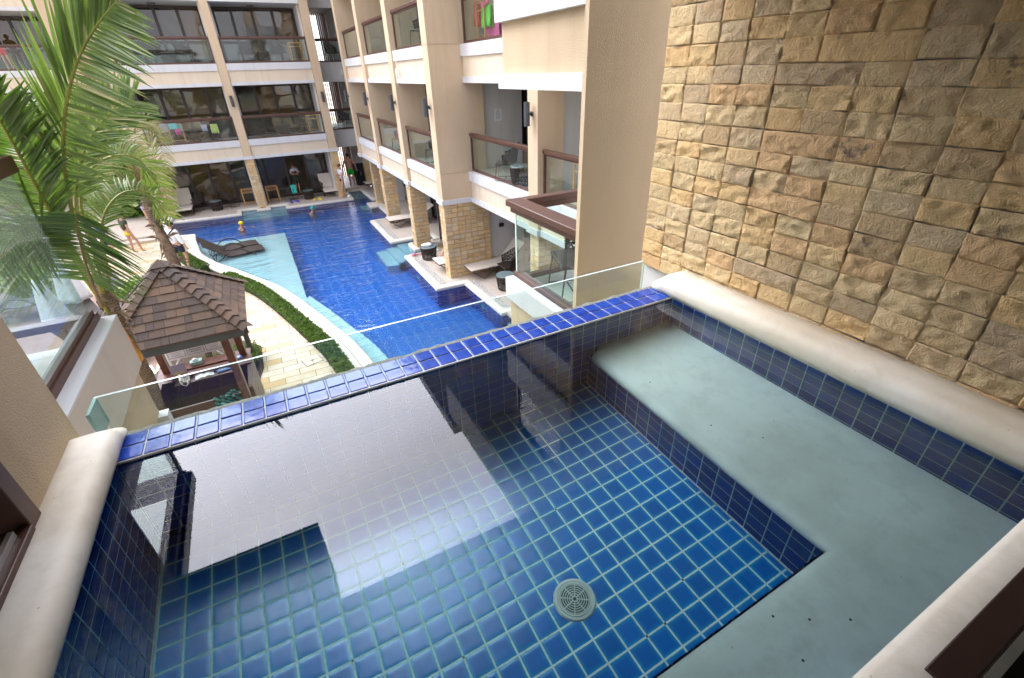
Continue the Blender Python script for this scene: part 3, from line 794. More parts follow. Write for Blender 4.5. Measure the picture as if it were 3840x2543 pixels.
# ------------------------------------------------------------------ neighbouring suite on the right, in front of the wing
nr = empty('hotel_suite', (3.5, 4.2, 0), label='tan neighbouring suite on the right with jutting glass balcony corner', cat='building')
def tansolid(x0,y0,z0,x1,y1,z1,mat='tan2',name='wall',parent=None): return MB().box(x0,y0,z0,x1,y1,z1).build(name, M[mat], parent or nr)
tansolid(2.40, 3.30, 0, 3.45, 3.35, 13.0, name='fin_wall'); tansolid(2.66, 3.351, 0, 3.45, 3.6, 13.0, name='fin_core')
tansolid(2.46, 3.351, 0, 5.2, 4.80, 2.5, name='base_wall')
tansolid(2.46, 3.351, 2.5, 2.66, 4.80, 3.09, name='parapet'); 
MB().box(2.41,3.351,3.09,2.62,4.83,3.36).build('parapet_band', M['whitec'], nr)
MB().box(2.62,3.6,3.0,5.3,4.80,3.2).build('balcony_floor', M['balc'], nr)
MB().box(2.62,4.70,3.2,5.3,4.83,3.3).build('parapet_band', M['whitec'], nr)
f = MB().box(2.52,3.351,3.36,2.62,4.82,3.42).box(2.62,4.74,3.30,5.3,4.82,3.36); fr = f.build('railing', M['brown'], nr, bevel=.005)
MB().box(2.555,3.351,3.42,2.567,4.79,4.22).box(2.567,4.778,3.36,5.3,4.79,4.22).build('glass', M['clearglass'], fr)
MB().box(2.545,4.768,3.42,2.5549,4.79,4.2).build('glass_edge', M['edgelight'], fr)
MB().box(2.45,3.351,4.24,2.66,4.84,4.31).box(2.66,4.70,4.24,5.3,4.84,4.31).box(2.49,3.351,4.17,2.62,4.80,4.24).box(2.62,4.73,4.17,5.3,4.80,4.24).build('handrail', M['brown'], fr, bevel=.008)
MB().box(2.41,3.351,5.44,2.62,4.82,5.57).box(2.402,3.351,6.0,2.62,4.84,6.45).build('parapet_band', M['whitec'], nr)
MB().box(2.46,3.351,5.57,2.62,4.80,6.0).build('parapet', M['tan2'], nr)
MB().box(2.62,3.6,5.5,5.3,4.80,6.2).build('balcony_slab', M['white'], nr)
MB().box(2.41,3.6,8.5,5.3,4.82,9.3).build('upper_slab', M['white'], nr); MB().box(2.41,4.82,8.5,5.3,7.9,9.3).build('upper_slab', M['whitec'], nr)
railing(nr,'x',2.52,3.62,4.8,6.45,h=1.0)
tansolid(2.645,-6,0,3.4,2.70,13,'whitec','side_block')
tansolid(3.451,-6,0,5.2,3.35,3.0,'tan','base_wall')
# left neighbour
nl = empty('hotel_suite', (-2.5, 4, 0), label='tan neighbouring suite at the left edge with glass railing above a white parapet', cat='building')
MB().box(-1.9,2.4,1.95,-2.1,6.25,2.65).build('parapet', M['tan2'], nl); MB().box(-5,2.4,0,-2.0,6.1,1.95).build('base_wall', M['tan2'], nl)
MB().box(-1.84,2.4,2.65,-2.12,6.3,3.30).build('parapet_band', M['nlface'], nl)
MB().box(-1.84,2.4,3.30,-2.13,6.3,3.32).build('parapet_top', M['white'], nl)
MB().box(-6,2.4,2.9,-2.13,6.2,3.1).build('balcony_floor', M['balc'], nl)
MB().box(-1.98,6.12,-.02,-1.80,6.28,1.95).build('corner_post', M['white'], nl)
f = MB().box(-2.13,2.4,3.32,-1.98,6.28,3.40).box(-6,6.14,3.32,-2.13,6.28,3.40).box(-2.06,2.4,3.40,-2.0,6.24,3.45); fr = f.build('railing', M['brown'], nl, bevel=.004)
MB().box(-2.04,2.4,3.45,-2.028,6.2,4.9).box(-6,6.19,3.45,-2.04,6.2,4.9).build('glass', glassmat('reflecting_glass', (.88,.95,.94), .5, dirt=.07), fr)
MB().box(-2.12,2.4,4.90,-1.98,6.24,5.05).box(-6,6.12,4.90,-2.12,6.24,5.05).build('handrail', M['brown'], fr, bevel=.008)
MB().box(-6,2.4,5.5,-1.95,6.25,6.3).build('upper_slab', M['white'], nl); railing(nl,'x',-2.0,2.4,6.25,6.3,h=1.15); railing(nl,'y',6.2,-6,-2.0,6.3,h=1.15); MB().box(-2.16,2.4,7.44,-1.9,6.32,7.62).box(-6,6.1,7.44,-2.16,6.32,7.62).build('handrail', M['brown'], nl, bevel=.01)
# ------------------------------------------------------------------ our own suite: room behind, slab above, left wall
own = empty('hotel_suite', (0, -2, 0), label='suite with the foreground tan left wall and brown sliding window', cat='building')
MB().box(-1.32,1.81,0,-1.02,2.34,13).build('side_wall', M['tan2'], own)
MB().box(-1.32,-3,0,-1.021,1.81,4.262).box(-1.32,-3,7.0,-1.021,1.81,13).build('side_wall', M['tan2'], own)
f = MB().box(-1.10,1.73,4.26,-1.005,1.81,6.9).box(-1.10,-.1,4.263,-1.0,1.73,4.292).build('window_frame', M['brown'], own, bevel=.004)
MB().box(-1.045,-.1,4.292,-1.030,1.69,4.318).box(-1.085,-.1,4.292,-1.070,1.62,4.312).build('window_track', M['alu'], f)
MB().box(-3.2,-4,3.85,-1.33,1.9,3.9).box(-3.3,-4,3.9,-3.2,2.0,7).box(-3.2,1.9,3.9,-1.33,2.0,7).box(-3.3,-4,7,-1.33,2,7.1).build('bathroom', M['black'], own)
MB().box(-1.02,-4,6.25,2.6,2.53,7.0).box(-3.4,2.53,6.25,-.345,3.38,7.0).build('slab_above', plain('soffit_painted_shade', (.16,.13,.11), .8), own)  # dark base colour stands in for shade on the unlit underside
MB().box(-1.02,-4.1,3.8,2.6,-4,6.25).box(-1.02,-4,3.8,2.6,-.04,3.9).build('room', M['lwall'], own)
MB().box(-1.02,-4,0,2.6,-.05,3.8).build('base_wall', M['tan'], own)
f = MB().box(1.17,-.03,4.18,2.6,.045,4.262).box(1.17,-.03,3.9,2.6,-.02,4.18).build('door_track', M['dkbrown'], own, bevel=.004)
MB().box(1.0,-.055,4.18,2.6,-.034,4.27).build('door_gasket', plain('dull_gasket', (.12,.115,.09), .6), f); MB().box(-1.02,-1.6,3.901,2.6,-.056,4.15).build('threshold', M['black'], own)
# stone-clad garden wall beside the plunge pool
mb = MB(); stone_patch(mb, (2.62,-.9,4.195), (0,1,0), (0,0,1), (-1,0,0), 3.60, 2.47, .2085, .1075, 9, 7, .024, amp=.0130, gap=.0003, seed=5, jit=.05, rough=.008)
sw = mb.build('stone_wall', M['stone'], tagv=None); tag(sw, 'high wall of split-face golden sandstone blocks beside the plunge pool', 'wall')
for p in sw.data.polygons: p.use_smooth = True
try: sw.data.set_sharp_from_angle(angle=.65)
except Exception: pass
# ------------------------------------------------------------------ plunge pool
pp = empty('plunge_pool', (.75, 1.1, 3.3), label='private blue-tiled plunge pool with underwater bench in the foreground', cat='plunge pool')
X0, X1, Y0, Y1, PF, WT = -.88, 2.385, .115, 2.13, 3.30, 4.15
def quad(name, pts, mat, parent): return MB().add(pts, [(0,1,2,3)]).build(name, mat, parent)
quad('pool_floor', [(X0,Y0,PF),(X1,Y0,PF),(X1,Y1,PF),(X0,Y1,PF)], M['pfloor'], pp)
quad('pool_wall', [(X0,Y0,PF),(X0,Y1,PF),(X0,Y1,4.2),(X0,Y0,4.2)], M['pwx'], pp)
quad('pool_wall', [(X1,Y1,PF),(X1,Y0,PF),(X1,Y0,4.2),(X1,Y1,4.2)], M['pwx'], pp)
quad('pool_wall', [(X0,Y1,PF),(X1,Y1,PF),(X1,Y1,4.156),(X0,Y1,4.156)], M['pwy'], pp)
quad('pool_wall', [(X1,Y0,PF),(X0,Y0,PF),(X0,Y0,4.2),(X1,Y0,4.2)], M['pwy'], pp)
quad('bench_front', [(1.67,.475,PF),(1.67,Y1,PF),(1.67,Y1,3.7),(1.67,.475,3.7)], M['pwx'], pp)
quad('bench_front', [(X0,.475,PF),(1.67,.475,PF),(1.67,.475,3.7),(X0,.475,3.7)], M['pwy'], pp)
# bullnosed bench top with rounded far corner
arc = [(1.645+.10-.10*math.cos(a), 2.02+.10*math.sin(a)) for a in [PI/2*k/6 for k in range(7)]]
edge = [(1.745,Y1-.002)] + arc[::-1] + [(1.645,.468),(X0+.001,.468)]
P0 = offs2(edge, -.07); mb = MB(); pf = [(0,3.752),(.022,3.7505),(.042,3.744),(.057,3.731),(.067,3.713),(.070,3.694),(.067,3.675),(.058,3.660),(.02,3.655)]
rg = [[(x,y,z) for x,y in offs2(P0, u)] if u else [(x,y,z) for x,y in P0] for u, z in pf]
mb.loft(rg, closed=False, caps=False)
pl = P0 + [(X0+.001,Y0+.001),(X1-.001,Y0+.001),(X1-.001,Y1-.002)]
tr = geometry.tessellate_polygon([[V((x,y,0)) for x,y in pl]]); mb.add([(x,y,3.752) for x,y in pl], [list(t) for t in tr])
bt = mb.build('bench_top', M['bench'], pp, fix=True, smooth=True)
# little pits in the plaster and missing grout
mb = MB()
for x, y in ((1.32,.33),(1.18,.26),(1.44,.26),(.98,.30),(1.22,.40),(1.8,1.2),(1.95,1.0),(1.78,1.65)): mb.blob((x,y,3.7525), (.005,.005,.002), 0, seg=6)
for x, y in ((.58,.55),(.47,.52),(.95,.65),(1.02,.72),(.2,.95),(-.2,1.2),(.9,1.35),(1.25,.78),(.35,.57),(.1,1.45)): mb.blob((round((x+.87)/.1)*.1-.87, round((y-.474)/.1)*.1+.474, PF+.0015), (.005,.006,.002), 0, seg=6)
mb.build('grout_pits', M['ink'], pp)
# grout bead in floor corners
mb = MB(); mb.box(1.662,.475,PF,1.672,Y1,PF+.008); mb.box(X0,.47,PF,1.67,.482,PF+.007); mb.box(X0,.48,PF,X0+.006,Y1,PF+.007)
mb.build('corner_grout', plain('corner_grout', (.55,.62,.66), .8, var=.2, scale=40), pp)
# infinity ledge : grout bed, pillowed tiles, trim, rough concrete
mb = MB(); mb.box(X0,2.131,4.0,X1,2.338,4.158); mb.build('ledge_bed', plain('ledge_grout', (.50,.54,.53), .8, var=.12, scale=30), pp)
def glaze():
    m = N('ledge_glaze'); at = m.new('Attribute', attribute_name='rnd'); n1 = m.noise(16, 5, .65, dist=.8); n2 = m.noise(42, 4, .7)
    cc = m.ramp(n1, [(.3, (.006, .022, .20)), (.5, (.010, .045, .33)), (.7, (.03, .09, .44)), (.85, (.10, .20, .58))])
    cc = m.mix(m.math('MULTIPLY', at.outputs['Fac'], .55), cc, (.012, .07, .40)); cc = m.mix(m.ramp(n2, [(.6, 0), (.8, .3)]), cc, (.12, .2, .5))
    return m.done(m.bsdf(cc, .16, m.bump(m.noise(9, 3), .5, .006), coat=.0, spec=.5, ior=1.42))
mb = MB(); k = 0; x = X0+.003
while x < X1-.01:
    x2 = min(x+.0940, X1-.003)
    for r in range(2):
        y = 2.142+r*.1005; dz = random.uniform(-.0008,.0008); tx = random.uniform(-.0006,.0006); z = 4.1635+dz
        a = random.random()*.99
        mb.add([(x,y,4.15),(x2,y,4.15),(x2,y+.0925,4.15),(x,y+.0925,4.15),(x,y,z-tx),(x2,y,z+tx),(x2,y+.0925,z+tx),(x,y+.0925,z-tx)],
               [(4,5,6,7),(0,1,5,4),(1,2,6,5),(2,3,7,6),(3,0,4,7)], a=a)
    x += .1012
tl = mb.build('ledge_tiles', glaze(), pp, bevel=.0045, segs=3)
mb = MB(); mb.tube([(X0,2.131,4.157),(X1,2.131,4.157)], .0075, 8); mb.build('ledge_trim', plain('ledge_trim', (.62,.62,.60), .5), pp, smooth=True)
mb = MB(); vs = []; n_ = 160
top = []; out = []; bot = []
for i in range(n_+1):
    x = X0-.06+(X1-X0+.10)*i/n_; w = .052+.018*noise.noise(V((x*9,0,3)))+.008*noise.noise(V((x*40,1,3)))
    top.append((x,2.337,4.154+.004*noise.noise(V((x*30,2,1))))); out.append((x,2.337+w,4.146+.008*noise.noise(V((x*22,5,1))))); bot.append((x,2.337+w*.8,4.05))
mid = [(a[0],(a[1]+b[1])/2,(a[2]+b[2])/2+.006*noise.noise(V((a[0]*45,9,1)))) for a,b in zip(top,out)]
mb.add(top+mid+out+bot, [(r*(n_+1)+i, r*(n_+1)+i+1, (r+1)*(n_+1)+i+1, (r+1)*(n_+1)+i) for r in range(3) for i in range(n_)]); mb.build('concrete_edge', M['concrete'], pp, fix=True, smooth=True)
MB().box(X0-.14,2.337,3.0,X1+.2,2.375,4.06).build('outer_wall', M['tan'], pp)
# copings
def coping_bar(name, a, b, prof, parent, endround=False):
    """prof: list of (u,z); a->b along y ; u measured in x"""
    rings = []; n = 26
    for i in range(n+1):
        t = i/n; y = a+(b-a)*t; s = 1
        rr = []
        e = b-y if endround else 9
        k = 1.0 if e > .07 else math.sqrt(max(0, 1-((.07-e)/.07)**2))*.55+.45
        cz = prof[0][1]
        for u, z in prof:
            wv = .0018*noise.noise(V((y*3, u*9, 2)))
            rr.append((u+wv, y, cz+(z-cz)*(k if z > cz else 1)))
        rings.append(rr)
    mb = MB(); mb.loft(rings); return mb.build(name, M['coping'], parent, fix=True, smooth=True)
pr_r = [(2.376,4.165),(2.366,4.20),(2.367,4.24),(2.379,4.272),(2.402,4.290),(2.435,4.298),(2.50,4.296),(2.62,4.292),(2.62,4.165)]
pr_l = [(-.870,4.165),(-.858,4.195),(-.858,4.225),(-.868,4.252),(-.890,4.268),(-.925,4.272),(-.98,4.270),(-1.045,4.266),(-1.045,4.165)]
def densy(a,b,n): return [a+(b-a)*i/n for i in range(n+1)]
o = coping_bar('coping', .0, 2.315, pr_r, pp, True); o = coping_bar('coping', -.1, 2.345, pr_l, pp, True)
mb = MB(); pr_n = [(.117,4.165),(.125,4.185),(.124,4.215),(.115,4.238),(.10,4.250),(.05,4.253),(-.035,4.252),(-.035,4.165)]
mb.loft([[(x,y,z) for y,z in pr_n] for x in densy(-.86,2.38,20)]); mb.build('coping', M['coping'], pp, fix=True, smooth=True)
MB().box(X1,2.135,3.9,2.62,2.30,4.167).box(-1.02,2.14,3.9,X0,2.33,4.167).build('coping_bed', M['coping'], pp)
# drain
dr = MB(); n = 48; cx, cy, cz = .755, .945, PF
ring = [(.095+.0035*noise.noise(V((math.cos(2*PI*k/n)*4,math.sin(2*PI*k/n)*4,3)))) for k in range(n)]
vs = [(cx+r*math.cos(2*PI*k/n), cy+r*math.sin(2*PI*k/n), cz+.002) for k, r in enumerate(ring)] + [(cx+(r-.006)*math.cos(2*PI*k/n), cy+(r-.006)*math.sin(2*PI*k/n), cz+.009) for k, r in enumerate(ring)] + [(cx+.079*math.cos(2*PI*k/n), cy+.079*math.sin(2*PI*k/n), cz+.010) for k in range(n)]
dr.add(vs, [(r*n+k, r*n+(k+1)%n, (r+1)*n+(k+1)%n, (r+1)*n+k) for r in range(2) for k in range(n)]); dr.lathe([(.079,.010),(.077,.006),(.0745,.010),(.0745,.002)], (cx,cy,cz), n)
df = dr.build('drain', plain('drain_white', (.62,.68,.62), .5, var=.08), pp, smooth=False)
g = MB()
rr = [.008,.018,.028,.038,.048,.058,.068]
for i, r in enumerate(rr[:-1]): g.lathe([(r+.0028,.006),(r+.0028,.0105),(r+.0068,.0105),(r+.0068,.006)], (cx,cy,cz), 40)
g.lathe([(.067,.006),(.067,.0105),(.0745,.0105)], (cx,cy,cz), 40)
for k in range(8):
    a = 2*PI*k/8+.2; g.obox((cx+.038*math.cos(a), cy+.038*math.sin(a), cz+.0085), .062, .0045, .004, Matrix.Rotation(a,3,'Z'))
g.build('drain_grate', plain('drain_grate', (.60,.67,.61), .5, var=.06), df)
MB().lathe([(0,.003),(.0745,.003)], (cx,cy,cz), 32).build('drain_hole', plain('drain_dark', (.04,.075,.075), .8), df)
MB().add([(X0,Y0,WT),(X1,Y0,WT),(X1,Y1,WT),(X0,Y1,WT)], [(0,1,2,3)]).build('water', M['water'], kind='structure')
# frameless glass screen beyond the ledge
gs = empty('glass_screen', (.7, 2.45, 3.9), label='frameless clear glass screen standing just beyond the tiled ledge', cat='glass screen')
MB().box(-.945,2.444,3.55,2.385,2.456,4.335).build('glass_panel', M['clearglass'], gs); MB().box(-.945,2.30,4.2,-.933,2.443,4.335).build('glass_panel', glassmat('return_glass', (.62,.80,.77), .08, dirt=.12), gs)
MB().box(-.945,2.4435,4.3352,2.385,2.4565,4.3368).box(2.3852,2.4435,3.55,2.3868,2.4565,4.335).build('glass_edge', M['edgelight'], gs)
MB().box(-.9455,2.30,4.3352,-.9325,2.4434,4.3368).box(-.947,2.2985,4.262,-.931,2.3005,4.335).box(-.9475,2.4572,3.9,-.9455,2.459,4.335).build('glass_edge', M['edgeglass'], gs)

# ------------------------------------------------------------------ furniture
def lounger(name='sun_lounger', mat='canvas', up=.75, seatl=1.30, backl=.78):
    r = empty(name, cat='sun lounger')
    ca, sa = math.cos(up), math.sin(up)
    mb = MB(); w = .34
    prof = []
    for i in range(9):
        t = i/8; prof.append((0+seatl*t, .355+.012*math.sin(t*PI)))
    th = .045
    def slab(pts, nm):
        rings = []
        for i, (y, z) in enumerate(pts):
            rings.append([(-w,y,z-th),(w,y,z-th),(w,y,z),(0,y,z+.004),(-w,y,z)])
        mb = MB(); mb.loft(rings); return mb.build(nm, M[mat], r, world=False, fix=True, bevel=.008)
    slab(prof, 'seat')
    slab([(seatl-.005,.352+.01),(seatl+backl*.5*ca,.36+backl*.5*sa),(seatl+backl*ca,.36+backl*sa)], 'backrest')
    f = MB()
    for s in (-1, 1):
        f.tube([(s*w,-.01,.315),(s*w,seatl,.315)], .016, 6)
        f.tube([(s*w,seatl,.315),(s*w,seatl+backl*ca,.33+backl*sa)], .014, 6)
    f.tube([(-w,0,.315),(w,0,.315)], .015, 6)
    f.build('frame', M['frame'], r, world=False)
    for s in (-1, 1):
        MB().tube([(s*w*.97,.02,.31),(s*w*.95,.42,.02),(s*w*.95,.95,.30)], .014, 6).build('leg', M['frame'], r, world=False)
        MB().tube([(s*w*.97,.55,.31),(s*w*.95,.98,.02),(s*w*.95,seatl+.25*ca+.1,.30+.25*sa)], .014, 6).build('leg', M['frame'], r, world=False)
    return r
def lattice(mb, rows, t=.012):
    """open weave: thin bars along a grid of points"""
    nr, nc = len(rows), len(rows[0])
    for i in range(nr-1):
        for j in range(nc-1):
            a, b, c, d = rows[i][j], rows[i][j+1], rows[i+1][j+1], rows[i+1][j]
            mb.tube([a, c], t*.5, 3, caps=False); mb.tube([b, d], t*.5, 3, caps=False)
            if i % 2 == 0: mb.tube([a, b], t*.5, 3, caps=False)
def chair():
    r = empty('rattan_chair', cat='chair')
    w = .29; rows = []
    # wrap-around back (facing -y)
    NC = 15
    for i in range(8):
        z = .42+.46*i/7; row = []
        for j in range(NC):
            a = PI*(j/(NC-1)); lim = 1-.0*i
            h = .42+(.20+.27*math.sin(a)**1.6)*(i/7); x = (w+.03*i/7)*math.cos(a); y = .02+(.24+.07*i/7)*math.sin(a)-.10*(1-math.sin(a))
            row.append(V((x,y,h)))
        rows.append(row)
    mb = MB(); lattice(mb, rows, .019); mb.tube(rows[-1], .015, 6); mb.build('backrest', M['rattan'], r, world=False)
    sh = MB(); sh.add([p for row in rows[1:6] for p in [(q.x*.97,q.y*.97+.004,q.z) for q in row]], [(i*NC+j,i*NC+j+1,(i+1)*NC+j+1,(i+1)*NC+j) for i in range(4) for j in range(NC-1) if (i+j)%2]); sh.build('weave', M['rattan'], r, world=False)
    s = MB(); s.loft([[(-w+.02,-.26,z),(w-.02,-.26,z),(w,0,z),(w-.06,.20,z),(-w+.06,.20,z),(-w,0,z)] for z in (.38,.42)]); s.build('seat', M['rattan'], r, world=False, bevel=.015)
    for q in (-1, 1):
        MB().tube([(q*w,.14,.40),(q*w*1.02,.26,.015),(q*w*1.02,-.26,.015),(q*w,-.22,.40)], .011, 6).build('leg', M['frame'], r, world=False)
    MB().tube([(-w*1.02,-.05,.015),(w*1.02,-.05,.015)], .010, 6).build('stretcher', M['frame'], r, world=False)
    return r
def drum():
    r = empty('side_table', cat='side table')
    rows = []
    for i in range(6):
        z = .03+.40*i/5; rad = .23+.05*(i/5); rows.append([V((rad*math.cos(2*PI*j/22), rad*math.sin(2*PI*j/22), z)) for j in range(23)])
    mb = MB(); lattice(mb, rows, .018); mb.tube(rows[0], .012, 5); mb.tube(rows[-1], .013, 5)
    for j in range(0, 22, 2): mb.tube([rows[0][j], rows[-1][j]], .008, 4)
    mb.lathe([(0,.20),(.18,.2),(.19,.42),(0,.42)], n=14)
    mb.build('drum', M['rattan'], r, world=False)
    MB().lathe([(0,.445),(.272,.445),(.278,.452),(.272,.458),(0,.458)], n=28).build('table_top', M['tabletop'], r, world=False)
    return r
def rack():
    r = empty('towel_rack', cat='towel rack'); mb = MB()
    for x in (-.26,.26):
        for y in (-.16,.16): mb.box(x-.018,y-.018,0,x+.018,y+.018,.80)
        mb.box(x-.014,-.16,.10,x+.014,.16,.13)
    for y in (-.16,.16): mb.box(-.26,y-.015,.77,.26,y+.015,.80); mb.box(-.26,y-.012,.62,.26,y+.012,.645)
    for k in range(4): mb.box(-.24,-.12+.08*k-.012,.12,.24,-.12+.08*k+.012,.13)
    mb.build('rack_frame', M['bamboo'], r, world=False, bevel=.004, segs=1); return r
FL1, FL2 = lev(0)+.875, lev(1)+.875
GL = 'reclining sun loungers around the main pool'; first = lounger(up=1.12); items = [
 ((-3.53,26.55,.005),0,'cream sun lounger at the far left, beside the first stone column',.95),
 ((3.2,26.62,.005),0,'cream sun lounger by the far corner, to the left of the standing woman in shorts',.95),
 ((4.98,12.6,.005),-PI/2,'cream sun lounger on the nearest terrace with its back raised toward the white wall',.78),
 ((4.33,13.66,.006),-PI/2,'cream lounger foot poking out behind the wide stone pier, someone lying on it',.5),
 ((4.30,19.5,.006),-PI/2,'cream sun lounger on the middle pebble-edged terrace between two stone columns',.5),
 ((5.17,27.72,.006),-PI/2,'farthest cream sun lounger of the right-hand side, near the dark corridor',.5)]
for i, (l, rz, lab, up) in enumerate(items):
    o = first if i == 0 else (lounger(up=up))
    place(o, l, rz, lab, GL)
ch0 = chair(); chs = [
 ((-2.92,27.65,.005),-2.3,'rattan chair to the right of the far left lounger'),
 ((-1.62,27.62,.005),2.3,'rattan chair left of the bamboo rack in the far left bay'),
 ((1.25,27.3,.005),-2.0,'rattan chair with a turquoise bag hanging on it'),
 ((2.62,27.55,.005),2.9,'rattan chair turned away beside the far corner lounger'),
 ((5.72,11.15,FL1),-PI/2-.6,'rattan chair behind the nearest glass balcony on the right'),
 ((3.12,4.28,3.205),-1.9,'black lattice chair on the neighbouring corner balcony in front'),
 ((5.1,14.6,FL1),-1.2,'chair behind the balcony glass left of the big pier'),
 ((5.0,18.1,FL1),-1.2,'chair on the first floor balcony with a pink towel'),
 ((5.05,14.6,FL2),-1.2,'chair on the top balcony just left of the big pier'),
 ((-3.0,27.5,FL1),-2.4,'balcony chair with blue and pink clothes, far wing first floor'),
 ((-1.4,27.5,FL1),2.2,'balcony chair with a yellow garment, far wing first floor'),
 ((1.0,27.5,FL1),-2.4,'left chair on the far wing balcony without clothes'),
 ((2.5,27.5,FL1),2.3,'right chair on the far wing balcony without clothes'),
 ((-2.7,27.5,FL2),-2.4,'left chair on the far wing top balcony behind the palm tip'),
 ((-1.5,27.5,FL2),2.3,'right chair on the far wing top balcony behind the palm tip'),
 ((1.0,27.5,FL2),-2.4,'left chair on the right-hand far top balcony'),
 ((2.35,27.5,FL2),2.3,'right chair on the right-hand far top balcony'),
 ((6.1,12.0,.01),-1.6,'rattan chair behind the raised back of the nearest lounger'),
 ((4.9,28.7,FL1),.5,'chair in the dark corridor bay on the first floor'),
 ((4.9,28.7,FL2),.5,'chair in the dark corridor bay on the top floor')]
for i, (l, rz, lab) in enumerate(chs): place(ch0 if i == 0 else copy_tree(ch0), l, rz, lab, 'rattan armchairs', 1.08 if i == 5 else None)
tb0 = drum(); tbs = [((-2.2,27.25,.006),'drum table between the two rattan chairs on the far left terrace'),((2.1,27.1,.006),'drum table between the chairs on the far terrace with the yellow sandals'),
 ((4.52,14.92,.006),'drum table with a white towel on it, left of the wide stone pier'),((5.62,11.25,.006),'drum table at the near end of the nearest lounger'),((5.65,26.75,.006),'drum table below the farthest right-hand lounger'),
 ((5.68,10.3,FL1),'glass-topped drum table behind the nearest right balcony glass'),((-2.15,27.5,FL1),'drum table between the balcony chairs with drying clothes'),((1.75,27.5,FL1),'drum table on the far wing balcony with the empty chairs'),
 ((-2.1,27.5,FL2),'drum table on the far top balcony behind the palm'),((1.7,27.5,FL2),'drum table on the right-hand far top balcony'),((5.3,14.0,FL1),'drum table behind the balcony glass left of the big pier')]
for i, (l, lab) in enumerate(tbs): place(tb0 if i == 0 else copy_tree(tb0), l, .1*i, lab, 'woven drum side tables')
rk0 = rack(); rks = [((-.70,27.5,.005),.1,'bamboo towel rack left of the middle stone column'),((.42,27.45,.005),.1,'bamboo towel rack right of the middle stone column'),((3.15,27.5,FL1),.1,'bamboo towel rack on the far first floor balcony, right end'),
 ((3.1,27.5,FL2),.1,'bamboo towel rack on the far top floor balcony, right end'),((-2.75,27.1,FL1),.1,'bamboo towel rack hung with clothes on the far first floor balcony'),((5.1,17.6,FL2),1.5,'bamboo rack behind the top balcony glass on the right wing'),
 ((5.9,7.9,FL1),1.5,'tall bamboo rack behind the balcony glass beside the tan fin wall'),((5.85,12.2,FL2),1.5,'bamboo rack carrying red and green towels on the top right balcony')]
for i, (l, rz, lab) in enumerate(rks): place(rk0 if i == 0 else copy_tree(rk0), l, rz, lab, 'bamboo towel racks')
# cloths and towels
def cloth(name, c, u, w, h, mat, label, cat='towel', drape=.12, seed=0, parent=None):
    """folded sheet hanging from a line at c along unit u (width w), falling h both sides"""
    c, u = V(c), V(u).normalized(); nrm = V((u.y,-u.x,0)); rings = []; nu, nv = 10, 14
    vs = []
    for j in range(nv+1):
        t = j/nv*2-1; fall = abs(t)**1.0*h; side = (1 if t > 0 else -1)*min(abs(t)*6, 1)*drape*.25
        for i in range(nu+1):
            s = i/nu-.5; wob = .025*math.sin(s*19+seed)*abs(t)+.03*noise.noise(V((s*5,t*3,seed)))
            vs.append(c+u*(s*w*(1-.12*abs(t)*math.sin(seed+i)))+nrm*(side+wob)+V((0,0,-fall*(1+.12*noise.noise(V((s*4,seed,t)))))))
    mb = MB(); mb.add(vs, [(j*(nu+1)+i,j*(nu+1)+i+1,(j+1)*(nu+1)+i+1,(j+1)*(nu+1)+i) for j in range(nv) for i in range(nu)])
    o = mb.build(name, M[mat], smooth=True); s = o.modifiers.new('s','SOLIDIFY'); s.thickness = .008
    return tag(o, label, cat)
def pile(name, c, r, mat, label, cat, seed=3, parent=None):
    mb = MB(); mb.blob(c, r, .9, seg=16); 
    mb.v = [tuple(V(p)+V((.12*r[0]*noise.noise(V(p)*22), .12*r[1]*noise.noise(V(p)*19+V((5,0,0))), .2*r[2]*noise.noise(V(p)*17+V((0,9,0)))))) for p in mb.v]
    return tag(mb.build(name, M[mat], smooth=True, fix=True), label, cat)
pile('towel', (4.5,14.95,.51), (.17,.13,.05), 'cloth_white', 'crumpled white towel on the drum table near the wide stone pier', 'towel')
cloth('towel', (5.76,12.5,7.06), (0,1,0), .30, .50, 'red', 'red towel hanging on the top right balcony', seed=1)
cloth('towel', (5.74,11.92,6.93), (0,1,0), .50, .42, 'greenc', 'bright green towel hanging on the top right balcony', seed=2)
pile('towel', (5.74,12.0,6.98), (.10,.14,.12), 'pink', 'pink garment on top of the bright green towel', 'towel')
cloth('towel', (5.85,11.9,6.72), (0,1,0), .8, .45, 'magenta', 'purple cloth under the green towel on the top right balcony', seed=4)
cloth('towel', (4.93,17.95,FL1+.80), (0,1,0), .55, .5, 'pink', 'pink towel over the chair on the right wing first floor', seed=5)
for c, w, h, mt, lb in (((-3.15,27.22,FL1+.83),.34,.33,'lilac','grey-blue shirt on the left of the drying clothes, far first floor'),((-2.78,26.93,FL1+.84),.34,.22,'aqua','turquoise towel drying on the rack, far first floor'),
   ((-2.66,26.92,FL1+.62),.22,.24,'magenta','pink swimwear hanging below the turquoise towel'),((-2.52,27.0,FL1+.80),.16,.3,'teal','green and white top on the right of the turquoise towel'),
   ((-1.62,27.2,FL1+.70),.22,.28,'lilac','pale blue shirt on the right-hand balcony chair'),((-1.22,27.15,FL1+.70),.3,.38,'lime','pale yellow garment on the right-hand balcony chair'),((-1.2,27.3,FL1+.9),.25,.22,'cloth_black','black garment with a white mark above the pale yellow one')):
    cloth('garment', c, (1,.15,0), w, h, mt, lb, 'garment', seed=w*40)
cloth('bag', (1.42,27.0,.82), (1,.1,0), .24, .40, 'teal', 'turquoise bag hung over the back of a terrace chair', 'bag', seed=7, drape=.5)
